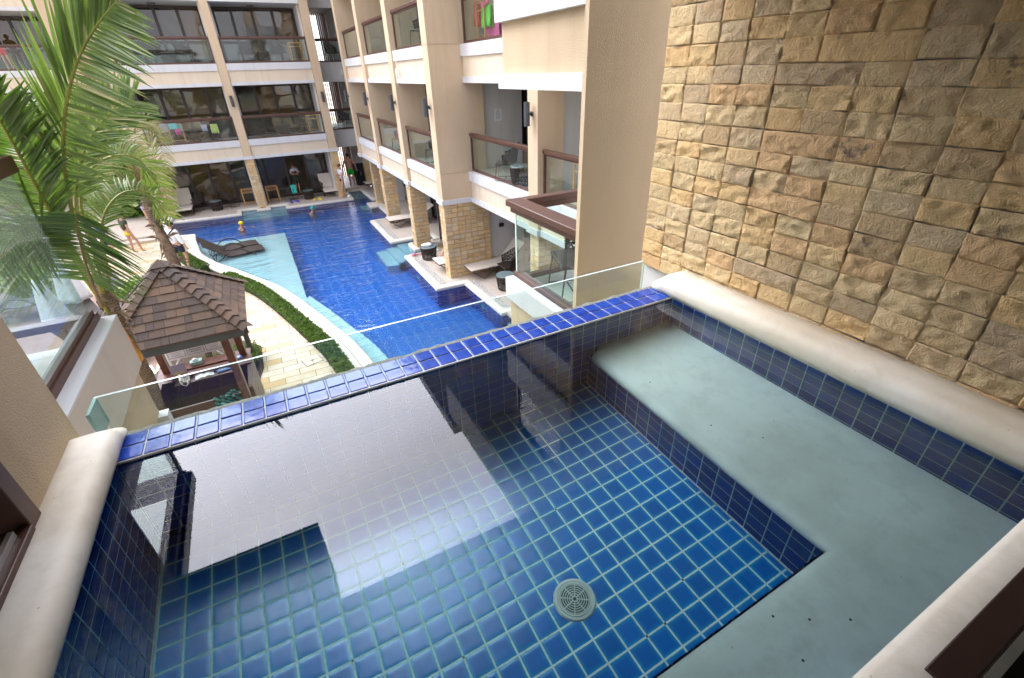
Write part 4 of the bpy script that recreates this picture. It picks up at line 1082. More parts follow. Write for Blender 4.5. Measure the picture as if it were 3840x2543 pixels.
# sandals, goggles
def sandals(loc, mat, lab):
    r = empty('sandals', loc, .2, lab, 'sandals')
    for s in (-1, 1):
        M_ = Matrix.Rotation(.2*s,3,'Z'); ring = [M_ @ V((s*.10+.045*math.cos(a)*(1.15 if math.sin(a) > 0 else .85), .12*math.sin(a), 0)) for a in [2*PI*k/16 for k in range(16)]]
        mb = MB(); mb.loft([[p+V((0,0,z)) for p in ring] for z in (0,.022)]); so = mb.build('sandal', M[mat], r, world=False)
        MB().tube([M_ @ V((s*.10-.04,0,.02)), M_ @ V((s*.10,.05,.06)), M_ @ V((s*.10+.045,0,.02))], .008, 5).build('strap', M[mat], so, world=False)
    r.scale = (1.5,1.5,1.5)
sandals((1.33,26.72,.01), 'purple', 'purple flip-flops at the edge of the far terrace'); sandals((2.42,26.62,.01), 'cloth_yellow', 'yellow sandals at the edge of the far terrace')
gq = empty('snorkel_mask', (4.14,15.45,.04), .3, 'pink and white snorkel mask on the terrace corner coping', 'snorkel mask')
MB().lathe([(.05,0),(.075,.02),(.07,.06),(.045,.07)], n=14).build('mask', M['pink'], gq, world=False); MB().tube([(.07,0,.02),(.16,-.02,.02),(.26,-.08,.02),(.34,-.09,.03)], .014, 6).build('snorkel', M['pink'], gq, world=False); MB().lathe([(0,.045),(.05,.05),(0,.055)], n=12).build('lens', M['marker'], gq, world=False)
pile('towel', (3.98,26.3,.07), (.09,.07,.05), 'cloth_white', 'small white towel at the feet of the woman in shorts', 'towel')
# wall lamps
def wlamp(loc, rz, lab):
    r = empty('wall_lamp', loc, rz, lab, 'wall lamp', 'cylinder up-down wall lamps')
    MB().lathe([(.045,-.22),(.062,-.225),(.062,.225),(.045,.22),(.045,-.22)], n=18).lathe([(.0,-.18),(.046,-.18)], n=12).build('lamp_body', M['lampgrey'], r, world=False, smooth=False)
    MB().tube([(0,.05,0),(0,.115,0)], .02, 8).lathe([(0,0),(.05,0),(.05,.02),(0,.02)], (0,.12,0), 14, M=Matrix.Rotation(PI/2,3,'X')).build('bracket', M['lampgrey'], r, world=False)
for loc, rz, lab in (((4.36,13.12,4.81),-PI/2,'wall lamp on the wide tan pier of the right wing'),((4.36,16.42,4.81),-PI/2,'wall lamp on the second slim column of the right wing'),((4.36,20.22,4.81),-PI/2,'wall lamp on the third slim column of the right wing, farther back'),
    ((4.36,24.0,4.81),-PI/2,'wall lamp on the last column of the right wing'),((5.20,9.15,4.81),-PI/2,'largest wall lamp, on the slim column beside the tan fin wall'),((-4.13,26.46,4.75),0,'wall lamp on the leftmost far column, behind the palm'),((-.18,26.46,4.75),0,'wall lamp on the middle far column'),((3.73,26.46,4.75),0,'wall lamp on the far corner column')):
    wlamp(loc, rz, lab)
# ceiling lamps at the far top bays
for x in (-2.2,1.5): MB().box(x,27.5,lev(2)-.09,x+.25,27.75,lev(2)-.001).build('ceiling_lamp', M['dkmetal'], hw)
# wall notice, intercom, routers
nt = empty('notice', (6.43,12.955,4.5), label='white printed notice on the light balcony wall near the wide pier', cat='notice')
MB().box(6.32,12.950,4.37,6.55,12.958,4.68).build('sheet', M['marker'], nt)
mb = MB()
for k in range(9): mb.box(6.35,12.9475,4.62-.025*k,6.35+(.10 if k == 0 else .17-.02*(k%3)),12.9495,4.628-.025*k)
mb.box(6.42,12.9475,4.645,6.45,12.9495,4.665); mb.build('print', M['grey'], nt)
ic = empty('door_bell', (6.38,12.94,1.4), label='small dark box on the white ground floor wall beyond the wide stone pier', cat='wall box')
MB().box(6.30,12.90,1.33,6.46,12.957,1.45).build('box', M['dkbrown'], ic, bevel=.006)
mb = MB()
for k in range(3): mb.box(6.335+.035*k,12.95,1.50,6.347+.035*k,12.957,1.54).box(6.330+.035*k,12.951,1.50,6.352+.035*k,12.9565,1.508)
mb.build('room_number', M['gold'], ic)
def router(loc, rz, lab):
    r = empty('wireless_antenna', loc, rz, lab, 'antenna', 'white wireless antennas'); MB().box(-.05,-.05,-.12,.05,0,.12).build('box', M['marker'], r, world=False, bevel=.01)
    for s in (-.035,.035): MB().tube([(s,-.02,.12),(s,-.02,.34)], .006, 5).build('rod', M['marker'], r, world=False)
    MB().tube([(0,-.03,-.12),(.01,-.035,-.25),(-.01,-.03,-.33)], .005, 4).build('cable', M['marker'], r, world=False)
router((5.1,27.99,5.75), 0, 'white antenna box on the pale corridor band'); router((4.54,15.9,5.62), -PI/2, 'white antenna box on the right wing band beside the second slim column')
cb = empty('cabinet', (5.2,28.6,.12), .1, 'tall black cabinet standing in the ground floor corridor', 'cabinet'); MB().box(-.27,-.2,0,.27,.2,1.15).build('body', M['cloth_black'], cb, world=False, bevel=.02); MB().box(-.03,-.215,.55,.0,-.2,.72).build('handle', M['alu'], cb, world=False)
# hatch cover in the paving
hc = empty('access_cover', (0,10.03,0), .0, 'square recessed access cover with a small handle slot in the paving', 'access cover')
P4 = [(-.235,10.17),(.15,10.26),(.23,9.93),(-.145,9.83)]; inn = [(p[0]*.94,10.04+(p[1]-10.04)*.94) for p in P4]
MB().prism(P4, -.03, -.007).build('frame', M['ink'], hc); MB().prism(inn, -.02, -.003).build('lid', M['trav'], hc); MB().prism([(-.03,10.05),(.03,10.07),(.035,10.045),(-.025,10.025)], -.003, .001).build('handle', M['ink'], hc)
# path lights
def bollard(loc, lab):
    r = empty('path_light', loc, 0, lab, 'path light', 'dark louvred path lights'); MB().lathe([(0,0),(.055,0),(.055,.72),(0,.72)], n=16).build('post', M['dkmetal'], r, world=False)
    mb = MB()
    for k in range(3): mb.lathe([(.04,.72+.05*k),(.088,.725+.05*k),(.08,.755+.05*k),(.04,.76+.05*k)], n=18)
    mb.lathe([(.085,.86),(.07,.90),(.03,.92),(0,.925)], n=18); mb.build('lamp_head', M['dkmetal'], r, world=False, smooth=False)
bollard((-1.17,10.75,-.01), 'path light beside the right end of the hut counter'); bollard((-3.45,16.3,-.01), 'path light just beyond the peak of the hut roof')

# ------------------------------------------------------------------ hut
hut = empty('reception_hut', (-1.7, 8.5, 0), label='small open timber hut with a brown shingled pyramid roof', cat='hut')
cx, cy, hx, hy, ze, za = -1.70, 8.52, .93, 1.03, 2.30, 3.20
rf = MB(); A = V((cx,cy,za))
cor = [V((cx-hx,cy-hy,ze)),V((cx+hx,cy-hy,ze)),V((cx+hx,cy+hy,ze)),V((cx-hx,cy+hy,ze))]
rf.add([tuple(c) for c in cor]+[tuple(A)]+[tuple(c-V((0,0,.03))) for c in cor], [(0,1,4),(1,2,4),(2,3,4),(3,0,4),(5,8,7,6),(0,5,6,1),(1,6,7,2),(2,7,8,3),(3,8,5,0)], a=.3)
NR = 10
for fi in range(4):
    P, Q = cor[fi], cor[(fi+1)%4]; U = (Q-P); W = U.length; U.normalize(); Mi = (P+Q)/2; S = A-Mi; L = S.length; S.normalize(); Nn = U.cross(S).normalized()
    for c in range(NR):
        s0 = L*c/NR - .012; s1 = L*(c+1)/NR
        hw0 = W/2*(1-s0/L)+(0.012 if c == 0 else 0); hw1 = W/2*(1-s1/L)
        x = -hw0 - random.random()*.12
        while x < hw0:
            w = random.choice((.10,.13,.16,.2,.26)); a0, a1 = max(x+.0022,-hw0), min(x+w-.0022, hw0); x += w
            if a1-a0 < .01: continue
            b0 = max(min(a0, hw1), -hw1); b1 = max(min(a1, hw1), -hw1)
            t0 = .012+random.random()*.007; pts = [Mi+U*a0+S*s0+Nn*t0, Mi+U*a1+S*s0+Nn*t0, Mi+U*b1+S*s1+Nn*.003, Mi+U*b0+S*s1+Nn*.003]
            low = [Mi+U*a0+S*s0, Mi+U*a1+S*s0]
            rf.add(pts+low, [(0,1,2,3),(4,5,1,0),(5,1,2),(4,0,3)], a=random.random()*.98+.01)
rfo = rf.build('roof', M['shingle'], hut)
hp = MB()
for k in range(4):
    P = cor[k]; D = (A-P); L = D.length; D.normalize(); h = V((D.x,D.y,0)).normalized(); sd = V((-h.y,h.x,0)); upv = sd.cross(D); upv = -upv if upv.z < 0 else upv
    nn = 12
    for c in range(nn):
        s0 = L*c/nn-.02; s1 = L*(c+1)/nn+.02; t0 = .034+random.random()*.006; t1 = .012; ww = .105
        drop = ww*.42
        pts = [P+D*s0+upv*t0-sd*ww-V((0,0,drop)), P+D*s0+upv*(t0+.004), P+D*s0+upv*t0+sd*ww-V((0,0,drop)), P+D*s1+upv*t1+sd*ww*.9-V((0,0,drop*.9)), P+D*s1+upv*t1, P+D*s1+upv*t1-sd*ww*.9-V((0,0,drop*.9))]
        lo = [p-upv*.012 for p in pts[:3]]
        a = random.random()*.98+.01
        hp.add(pts+lo, [(0,1,4,5),(1,2,3,4),(6,7,1,0),(7,8,2,1)], a=a)
hp.add([tuple(A+V((0,0,.05)))]+[tuple(A+V((x,y,-.045))) for x,y in ((-.13,-.13),(.13,-.13),(.13,.13),(-.13,.13))], [(0,1,2),(0,2,3),(0,3,4),(0,4,1)], a=.62)
hp.build('hip_caps', M['shingle'], rfo)
fz0, fz1 = 2.125, 2.265
MB().box(cx-hx+.07,cy-hy+.06,fz0,cx+hx-.07,cy-hy+.10,fz1).box(cx-hx+.07,cy+hy-.10,fz0,cx+hx-.07,cy+hy-.06,fz1).box(cx-hx+.07,cy-hy+.10,fz0,cx-hx+.11,cy+hy-.10,fz1).box(cx+hx-.11,cy-hy+.10,fz0,cx+hx-.07,cy+hy-.10,fz1).build('fascia', M['fascia'], hut, bevel=.004)
MB().box(cx-hx+.11,cy-hy+.10,2.2,cx+hx-.11,cy+hy-.1,2.22).build('ceiling', M['wood'], hut)
for x, y in ((-2.40,7.86),(-1.16,7.86),(-2.40,9.19),(-1.15,9.19)):
    p = MB().box(x-.055,y-.055,0,x+.055,y+.055,2.2).build('post', M['wood'], hut, bevel=.006); MB().box(x+.0551,y-.057,0 if y < 9 else 1.03,x+.064,y+.057,2.05).build('edge_strip', plain('cream_strip', (.36,.31,.25), .6) if 'cs' not in M else M['cs'], p)
    M.setdefault('cs', bpy.data.materials.get('cream_strip'))
ct = MB().box(-2.52,9.0,0,-1.04,9.34,.97).box(-2.52,7.95,0,-2.46,9.0,.97).box(-1.10,7.95,0,-1.04,9.0,.97).build('counter', M['wood'], hut)
MB().box(-2.55,9.13,.97,-1.02,9.40,1.0).box(-1.32,8.78,.972,-1.02,9.13,1.002).box(-2.55,8.78,.971,-2.30,9.13,1.001).box(-2.55,7.9,.972,-2.44,8.78,1.0).build('counter_top', M['wood'], ct, bevel=.006)
MB().box(-2.30,8.80,.86,-1.32,9.13,.89).build('desk_top', M['wood'], ct, bevel=.005)
mb = MB()
for k in range(5): mb.box(-1.035,7.96,.10+.19*k,-1.028,9.3,.115+.19*k)
mb.box(-1.038,7.94,0,-1.02,7.965,.97); mb.build('side_boards', M['cs'], ct)
mb = MB()
for k in range(18): mb.box(-2.45+.075*k,7.95,.002,-2.405+.075*k,8.95,.03)
mb.build('floor_slats', M['wood'], hut)
MB().box(-2.46,7.9,-.005,-1.06,9.0,.0015).build('floor', M['black'], hut)
bn = empty('bench', (-1.8,8.15,0), label='dark slatted timber bench inside the hut', cat='bench')
mb = MB()
for k in range(14): mb.box(-2.38+.092*k,7.75,.42,-2.335+.092*k,8.12,.45)
mb.build('seat', plain('slat_grey', (.13,.11,.095), .5), bn); MB().box(-2.40,8.13,.62,-1.14,8.17,.80).box(-2.40,8.125,.40,-1.14,8.165,.46).build('backrest', M['wood'], bn, bevel=.005)
for x in (-2.36,-1.18):
    for y in (7.78,8.10): MB().box(x-.025,y-.025,0,x+.025,y+.025,.42).build('leg', M['wood'], bn)
# striped beach towel over the bench back
def stripes():
    m = N('striped_towel'); sp = m.new('SeparateXYZ'); m.l.new(m.noise(3, 2, co=m.co(), out=1), sp.inputs[0]); w = m.new('TexWave', bands_direction='DIAGONAL'); w.inputs['Scale'].default_value = 6; w.inputs['Distortion'].default_value = 5; w.inputs['Detail'].default_value = 1; w.inputs['Detail Scale'].default_value = .6; m.l.new(m.co(), w.inputs[0])
    return m.done(m.bsdf(m.ramp(w.outputs[0], [(0, (.01,.03,.13)), (.3, (.01,.10,.14)), (.45, (.015,.30,.13)), (.62, (.01,.42,.14)), (.8, (.02,.22,.12)), (.93, (.25,.5,.6))], 'CONSTANT'), .9))
mb = MB(); rs = random.Random(4)
for s in range(5):
    nu, nv = 22, 8; vs = []; ph = s*1.7
    for i in range(nu+1):
        a = -.3+2.6*i/nu; rad = .15+.035*s
        for j in range(nv+1):
            b = (j/nv-.5)*.12+.03*s
            vs.append((-1.42+.5*rad*math.cos(a+ph*.2)*1.6+b*.9, 8.14+.13*math.sin(a*1.3+ph)+.03*math.sin(j*1.1+ph)-.03*s, .62+rad*math.sin(a)*1.15-.05*s+.02*math.sin(i*.9+j+ph)))
    mb.add(vs, [(i*(nv+1)+j,i*(nv+1)+j+1,(i+1)*(nv+1)+j+1,(i+1)*(nv+1)+j) for i in range(nu) for j in range(nv)])
for s in range(3):
    nu, nv = 16, 8; vs = []
    for i in range(nu+1):
        for j in range(nv+1):
            z = .86-.62*i/nu; vs.append((-1.60+.12*s+.16*(j/nv-.5)*(1+.6*i/nu), 8.09-.03*s+.03*math.sin(j*1.6+s*2)+.03*math.sin(i*.5), z+.02*math.sin(j+s)))
    mb.add(vs, [(i*(nv+1)+j,i*(nv+1)+j+1,(i+1)*(nv+1)+j+1,(i+1)*(nv+1)+j) for i in range(nu) for j in range(nv)])
to = mb.build('beach_towel', stripes(), smooth=True); to.modifiers.new('s','SOLIDIFY').thickness = .01; tag(to, 'green and blue striped beach towel heaped over the bench in the hut', 'towel')
# things on the desk
ph = empty('telephone', (-2.14,8.92,.89), .15, 'cream desk telephone on the hut desk', 'telephone')
MB().loft([[(-.08,-.09,0),(.08,-.09,0),(.08,.09,0),(-.08,.09,0)],[(-.08,-.09,.025),(.08,-.09,.025),(.08,.09,.06),(-.08,.09,.06)]]).build('base', M['phone'], ph, world=False, bevel=.008)
MB().obox((-.055,0,.075),.04,.2,.03, Matrix.Rotation(.18,3,'X')).obox((-.055,-.085,.06),.045,.04,.04).obox((-.055,.085,.09),.045,.04,.04).build('handset', M['phone'], ph, world=False, bevel=.012)
mb = MB()
for i in range(3):
    for j in range(4): mb.obox((.0+.027*i,-.05+.03*j,.045+.006*j),.016,.016,.012)
mb.build('keys', M['grey'], ph, world=False)
MB().tube([(-.06,-.1,.05),(-.05,-.15,.01),(.0,-.18,-.02),(.04,-.14,.0),(.03,-.10,.02)], .010, 6).build('cord', M['phone'], ph, world=False, smooth=True)
fo = empty('folder', (-2.2,9.05,.89), .1, 'mauve folder standing open behind the telephone', 'folder'); MB().obox((0,.02,.13),.24,.012,.27, Matrix.Rotation(-.45,3,'X')).build('cover', M['folder'], fo, world=False, bevel=.003)
mb = MB(); Mx = Matrix.Rotation(-.45,3,'X')
for k in range(4): mb.obox(V((-.07+.045*k,.0,.0))+V((0,.02,.13))+Mx @ V((0,-.009,-.03)),.035,.004,.05,Mx)
mb.build('emblem', M['gold'], fo, world=False)
tx = empty('tissue_box', (-1.93,9.26,1.0), .1, 'pale teal tissue box on the counter', 'tissue box'); MB().box(-.10,-.06,0,.10,.06,.07).build('box', M['tissue'], tx, world=False, bevel=.004)
mb = MB(); mb.blob((-.01,0,.085),(.055,.04,.035),.8,seg=12); mb.build('tissue', M['marker'], tx, world=False, smooth=True)
bk = empty('log_book', (-1.83,8.95,.89), .12, 'open white log book on the hut desk', 'book')
for s in (-1,1):
    vs = []
    for i in range(7):
        u = i/6; x = s*u*.15; z = .012+.022*math.sin(min(u*1.3,1)*PI)*(1-u*.4)
        vs += [(x,-.11,z),(x,.11,z),(x,-.11,0),(x,.11,0)]
    fs = []
    for i in range(6): a = i*4; fs += [(a,a+4,a+5,a+1),(a+2,a,a+4,a+6)[::1]]
    MB().add(vs, fs).build('page', M['paper'], bk, world=False, smooth=True)
mb = MB()
for k in range(7): mb.obox((.075,-.08+.025*k,.037),.10,.003,.001)
mb.build('writing', M['grey'], bk, world=False)
for i, (x,y,rz,lab) in enumerate(((-1.52,8.97,.15,'blue printed booklet lying on the hut desk'),(-1.24,9.08,.1,'small blue card in a holder at the right end of the counter'))):
    q = empty('booklet', (x,y,.895 if i == 0 else 1.003), rz, lab, 'booklet'); MB().box(-.11,-.085,0,.11,.085,.02).build('cover', M['bluebook'], q, world=False, bevel=.002)
    mb = MB(); mb.box(-.08,.01,.0205,.08,.035,.0215).box(-.07,-.03,.0205,.05,-.015,.0215).build('print', M['marker'], q, world=False)
    if i: q.scale = (.6,.75,1)
# white rules board on legs behind the hut
sb = empty('rules_board', (-1.95,9.78,0), label='white framed pool rules board on legs behind the hut', cat='sign')
MB().box(-2.46,9.76,.93,-1.50,9.80,1.55).build('board', M['marker'], sb, bevel=.004)
mb = MB()
for k in range(3):
    x0 = -2.43+.32*k
    for (a,b,c,d) in ((0,0,.285,.006),(0,.184,.285,.19),(0,.006,.006,.184),(.279,.006,.285,.184)): mb.box(x0+a,9.7575,.975+b,x0+c,9.7598,.975+d)
mb.build('panel_frame', M['ink'], sb)
def text(s, loc, size, rot, mat, parent, name='lettering', ext=.001, align='CENTER'):
    cu = bpy.data.curves.new(name, 'FONT'); cu.body = s; cu.size = size; cu.extrude = ext; cu.align_x = align; cu.align_y = 'CENTER'; cu.materials.append(mat)
    o = bpy.data.objects.new(name, cu); col.objects.link(o); o.rotation_euler = rot; o.parent = parent
    bpy.context.view_layer.update(); me = bpy.data.meshes.new_from_object(o); q = bpy.data.objects.new(name, me); col.objects.link(q); bpy.data.objects.remove(o)
    q.rotation_euler = rot; q.parent = parent; q.location = V(loc) - (parent.location if parent else V((0,0,0))); return q
text('LIFEGUARD\nON DUTY', (-1.97,9.757,1.055), .046, (PI/2,0,0), M['ink'], sb)
mb = MB()
for k in (0,2):
    for j in range(4): mb.box(-2.39+.32*k+.02*(j%2),9.7578,1.01+.035*j,-2.20+.32*k-.02*(j%2),9.7595,1.018+.035*j)
mb.build('small_print', M['grey'], sb)
for x in (-2.46,-1.49):
    MB().box(x-.02,9.802,0,x+.02,9.84,1.62).build('leg', M['marker'], sb); s = 1 if x < -2 else -1
    MB().tube([(x,9.82,.68),(x+s*.2,9.82,.94)], .016, 6).build('brace', M['marker'], sb)
wb = empty('pedestal', (-3.0,10.3,0), .3, 'white square pedestal among the plants left of the hut', 'pedestal'); MB().box(-.13,-.22,0,.13,.22,.58).build('body', M['marker'], wb, world=False, bevel=.01)
# ------------------------------------------------------------------ people
def skin(name, verts, edges, radii, mat, parent, sub=1, root=0):
    me = bpy.data.meshes.new(name); me.from_pydata([tuple(v) for v in verts], edges, []); me.materials.append(mat)
    o = bpy.data.objects.new(name, me); col.objects.link(o); o.parent = parent
    s = o.modifiers.new('skin', 'SKIN'); s.use_smooth_shade = True
    sv = me.skin_vertices[0].data
    for i, r in enumerate(radii): sv[i].radius = (r, r) if not isinstance(r, tuple) else r; sv[i].use_root = (i == root)
    if sub: m = o.modifiers.new('sub', 'SUBSURF'); m.levels = sub; m.render_levels = sub
    return o
STAND = dict(pel=(0,0,.93), wst=(0,0,1.08), chs=(0,-.01,1.27), nck=(0,.0,1.44), hed=(0,-.02,1.50), top=(0,-.02,1.63),
  shL=(-.17,0,1.37), elL=(-.23,.02,1.09), wrL=(-.25,-.04,.84), shR=(.17,0,1.37), elR=(.23,.02,1.09), wrR=(.25,-.04,.84),
  hpL=(-.09,0,.90), knL=(-.10,-.02,.50), anL=(-.10,.02,.09), toL=(-.11,-.14,.03), hpR=(.09,0,.90), knR=(.10,-.02,.50), anR=(.10,.02,.09), toR=(.11,-.14,.03))
def person(label, loc, rz, pose=None, scale=1., skinm='skin', hairm='hair', hair='short', wear=(), clip=None, parts=('body',)):
    P = {k: V(v) for k, v in STAND.items()}
    for k, v in (pose or {}).items(): P[k] = V(v)
    r = empty('person', loc, rz, label, 'person'); r.scale = (scale,)*3
    names = ['pel','wst','chs','nck','hed','top','shL','elL','wrL','shR','elR','wrR','hpL','knL','anL','toL','hpR','knR','anR','toR']
    rad = dict(pel=(.125,.095), wst=(.11,.085), chs=(.135,.10), nck=(.052,.052), hed=(.075,.08), top=(.07,.075), shL=.058, elL=.040, wrL=.026, shR=.058, elR=.040, wrR=.026,
      hpL=.082, knL=.055, anL=.036, toL=.028, hpR=.082, knR=.055, anR=.036, toR=.028)
    E = [('pel','wst'),('wst','chs'),('chs','nck'),('nck','hed'),('hed','top'),('chs','shL'),('shL','elL'),('elL','wrL'),('chs','shR'),('shR','elR'),('elR','wrR'),('pel','hpL'),('hpL','knL'),('knL','anL'),('anL','toL'),('pel','hpR'),('hpR','knR'),('knR','anR'),('anR','toR')]
    idx = {n: i for i, n in enumerate(names)}; vs = [P[n] for n in names]; rd = [rad[n] for n in names]; ed = [(idx[a], idx[b]) for a, b in E]
    # hands: a palm and five fingers each
    for s in ('L','R'):
        w = P['wr'+s]; d = (w-P['el'+s]).normalized(); side = d.cross(V((0,1,0)) if abs(d.y) < .8 else V((1,0,0))).normalized(); pl = w+d*.06
        vs.append(pl); rd.append((.036,.018)); pi_ = len(vs)-1; ed.append((idx['wr'+s], pi_))
        for k, (o_, L) in enumerate(((-.027,.065),(-.009,.078),(.009,.082),(.027,.072))):
            vs.append(pl+side*o_*1.1+d*.035); rd.append(.010); a = len(vs)-1; ed.append((pi_, a))
            vs.append(pl+side*o_*1.3+d*(.03+L*.6)+V((0,-.006,0))); rd.append(.009); b = len(vs)-1; ed.append((a, b))
        vs.append(w+d*.03+side*.045); rd.append(.010); a = len(vs)-1; ed.append((pi_, a)); vs.append(w+d*.07+side*.065); rd.append(.009); ed.append((a, len(vs)-1))
    skin('body', vs, ed, rd, M[skinm], r, 1)
    # face and hair
    hc = (P['hed']+P['top'])/2; up_ = (P['top']-P['hed']).normalized(); fw = V((0,-1,0)); fw = (fw-up_*fw.dot(up_)).normalized(); sd = up_.cross(fw)
    MH = Matrix((sd, -fw, up_)).transposed()
    f = MB(); f.blob(hc+fw*.095+up_*-.005, (.012,.016,.02), 0, seg=8, M=MH); 
    for s in (-1,1): f.blob(hc+sd*.088*s, (.012,.02,.028), 0, seg=8, M=MH)
    f.build('face', M[skinm], r, world=False, smooth=True)
    f = MB()
    for s in (-1,1): f.blob(hc+fw*.088+sd*.03*s+up_*.015, (.010,.005,.006), 0, seg=6, M=MH)
    f.blob(hc+fw*.090-up_*.045, (.022,.005,.006), 0, seg=6, M=MH); f.build('features', M['hair'], r, world=False)
    if hair:
        f = MB(); f.blob(hc+up_*.038-fw*.014, (.094,.105,.088), .1, seg=14, M=MH)
        if hair == 'long':
            f.blob(hc-up_*.06-fw*.06, (.095,.06,.14), .25, seg=12, M=MH)
        if hair == 'tail': f.blob(hc+up_*.06-fw*.10, (.04,.05,.06), .3, seg=10, M=MH)
        f.build('hair', M[hairm], r, world=False, smooth=True)
    for w in wear:
        nm, mt = w[0], M[w[1]]; ks = w[2]; g = w[3] if len(w) > 3 else .018; lim = w[4] if len(w) > 4 else {}
        PP = dict(P)
        for k, (a, b, t) in lim.items(): PP[k] = P[a].lerp(P[b], t)
        id2 = {n: i for i, n in enumerate(ks)}; e2 = [(id2[a], id2[b]) for a, b in E if a in id2 and b in id2]
        r2 = [tuple(x+g for x in rad[n]) if isinstance(rad[n], tuple) else rad[n]+g for n in ks]
        skin(nm, [PP[k] for k in ks], e2, r2, mt, r, 1)
    return r
TEE = ['chs','wst','pel','nck','shL','elL','shR','elR']; SHORTS = ['pel','hpL','knL','hpR','knR','wst']
half = {'elL':('shL','elL',.55),'elR':('shR','elR',.55),'nck':('chs','nck',.6)}
short = {'knL':('hpL','knL',.35),'knR':('hpR','knR',.35),'wst':('pel','wst',.4)}
mid = {'knL':('hpL','knL',.75),'knR':('hpR','knR',.75),'wst':('pel','wst',.4)}
person('woman in white T-shirt and black shorts with folded arms at the far pool corner', (3.80,26.33,.04), -1.25,
  dict(elL=(-.24,-.05,1.12), wrL=(.02,-.20,1.15), elR=(.24,-.05,1.12), wrR=(-.02,-.17,1.19), knR=(.06,-.10,.49), anR=(-.02,-.04,.09), toR=(-.04,-.18,.03)), .98, 'skin', 'auburn', 'tail',
  [('t_shirt','cloth_white',TEE,.02,half),('shorts','cloth_black',SHORTS,.022,short)])
person('person with bare tattooed back and green shorts walking into the corridor', (4.62,28.25,.12), PI-.1,
  dict(elL=(-.30,.02,1.12), wrL=(-.33,-.02,.90), elR=(.30,.02,1.12), wrR=(.38,-.05,.88), knL=(-.11,.04,.5), anL=(-.12,.12,.1)), 1.06, 'skin', 'hair', 'short',
  [('shorts','cloth_green',SHORTS,.03,mid)])
person('woman in a dark print dress with white sleeves standing in the open terrace door', (1.75,28.72,0), .55,
  dict(elL=(-.25,-.03,1.14), wrL=(-.06,-.22,1.12), elR=(.24,-.05,1.13), wrR=(.18,-.26,1.2), hed=(0,-.05,1.49), top=(0,-.08,1.61)), .97, 'skin', 'auburn', 'long',
  [('dress','dress',['chs','wst','pel','hpL','knL','hpR','knR'],.05,{'knL':('hpL','knL',.85),'knR':('hpR','knR',.85)}),('sleeves','cloth_white',['chs','shL','elL','shR','elR'],.028,{'elL':('shL','elL',.9),'elR':('shR','elR',.9)})])
wm = person('person in white shirt and dark shorts with a strap across the back', (-3.02,18.43,0), 2.5,
  dict(hed=(0,-.06,1.49), top=(0,-.09,1.61), elL=(-.27,.03,1.10), wrL=(-.33,-.02,.87), elR=(.27,.05,1.10), wrR=(.30,.06,.86), knL=(-.10,-.14,.52), anL=(-.10,-.06,.09), toL=(-.1,-.21,.04), knR=(.10,.06,.5), anR=(.11,.22,.12), toR=(.11,.08,.04)), .99, 'skin', 'hair', 'short',
  [('shirt','cloth_white',['chs','wst','pel','nck','shL','elL','wrL','shR','elR','wrR'],.035,{'nck':('chs','nck',.6),'wrL':('elL','wrL',.7),'wrR':('elR','wrR',.7)}),('shorts','cloth_navy',SHORTS,.035,mid)])
MB().tube([(-.17,.0,1.46),(-.12,.15,1.38),(.02,.165,1.22),(.15,.14,1.05),(.19,.05,.98),(.19,-.06,1.0)], .020, 6).build('strap', M['cloth_black'], wm, world=False)
person('person in a navy and patterned swim top stretching one arm toward the pool corner', (-4.55,24.6,.15), .9,
  dict(pel=(0,.12,.86), wst=(0,.02,1.0), chs=(0,-.13,1.13), nck=(0,-.24,1.25), hed=(0,-.30,1.28), top=(0,-.38,1.36), shL=(-.16,-.16,1.2), shR=(.16,-.16,1.2), elR=(.30,-.36,1.06), wrR=(.42,-.58,.92), elL=(-.22,-.22,.95), wrL=(-.15,-.3,.72)), .98, 'skin', 'hair', 'short',
  [('swim_top','cloth_navy',TEE,.02,half),('swim_shorts','lilac',SHORTS,.025,short)])
person('person in yellow swim shorts and dark top on the paving below the terrace steps', (-4.82,21.5,0), 2.2,
  dict(knL=(-.10,-.16,.52), anL=(-.10,-.2,.1), toL=(-.1,-.34,.05)), .92, 'skin', 'hair', 'short', [('swim_top','dress',TEE,.02,half),('shorts','cloth_yellow',SHORTS,.035,short)])
person('child in a blue swim shirt beside the palm on the left paving', (-5.5,21.4,0), 2.6, None, .78, 'skin', 'hair', 'short', [('swim_shirt','cloth_blue',TEE,.03,half),('shorts','cloth_navy',SHORTS,.02,mid)])
person('person in a navy shirt standing near the closed umbrellas', (-4.15,13.9,0), 2.0, None, .97, 'skin', 'hair', 'short', [('shirt','cloth_navy',TEE,.03,half),('trousers','cloth_black',['pel','hpL','knL','anL','hpR','knR','anR'],.02)])
person('person leaning on the balcony rail high in the top left corner', (-8.9,33.1,lev(1)+.87), -.4,
  dict(chs=(0,-.18,1.2), nck=(0,-.28,1.34), hed=(0,-.32,1.38), top=(0,-.36,1.5), shL=(-.17,-.2,1.28), shR=(.17,-.2,1.28), elL=(-.2,-.42,1.12), wrL=(-.05,-.5,1.14), elR=(.2,-.42,1.12), wrR=(.05,-.5,1.14)), 1, 'skin', 'hair', 'short', [('t_shirt','cloth_black',TEE,.02,half),('shorts','red',SHORTS,.02,mid)])
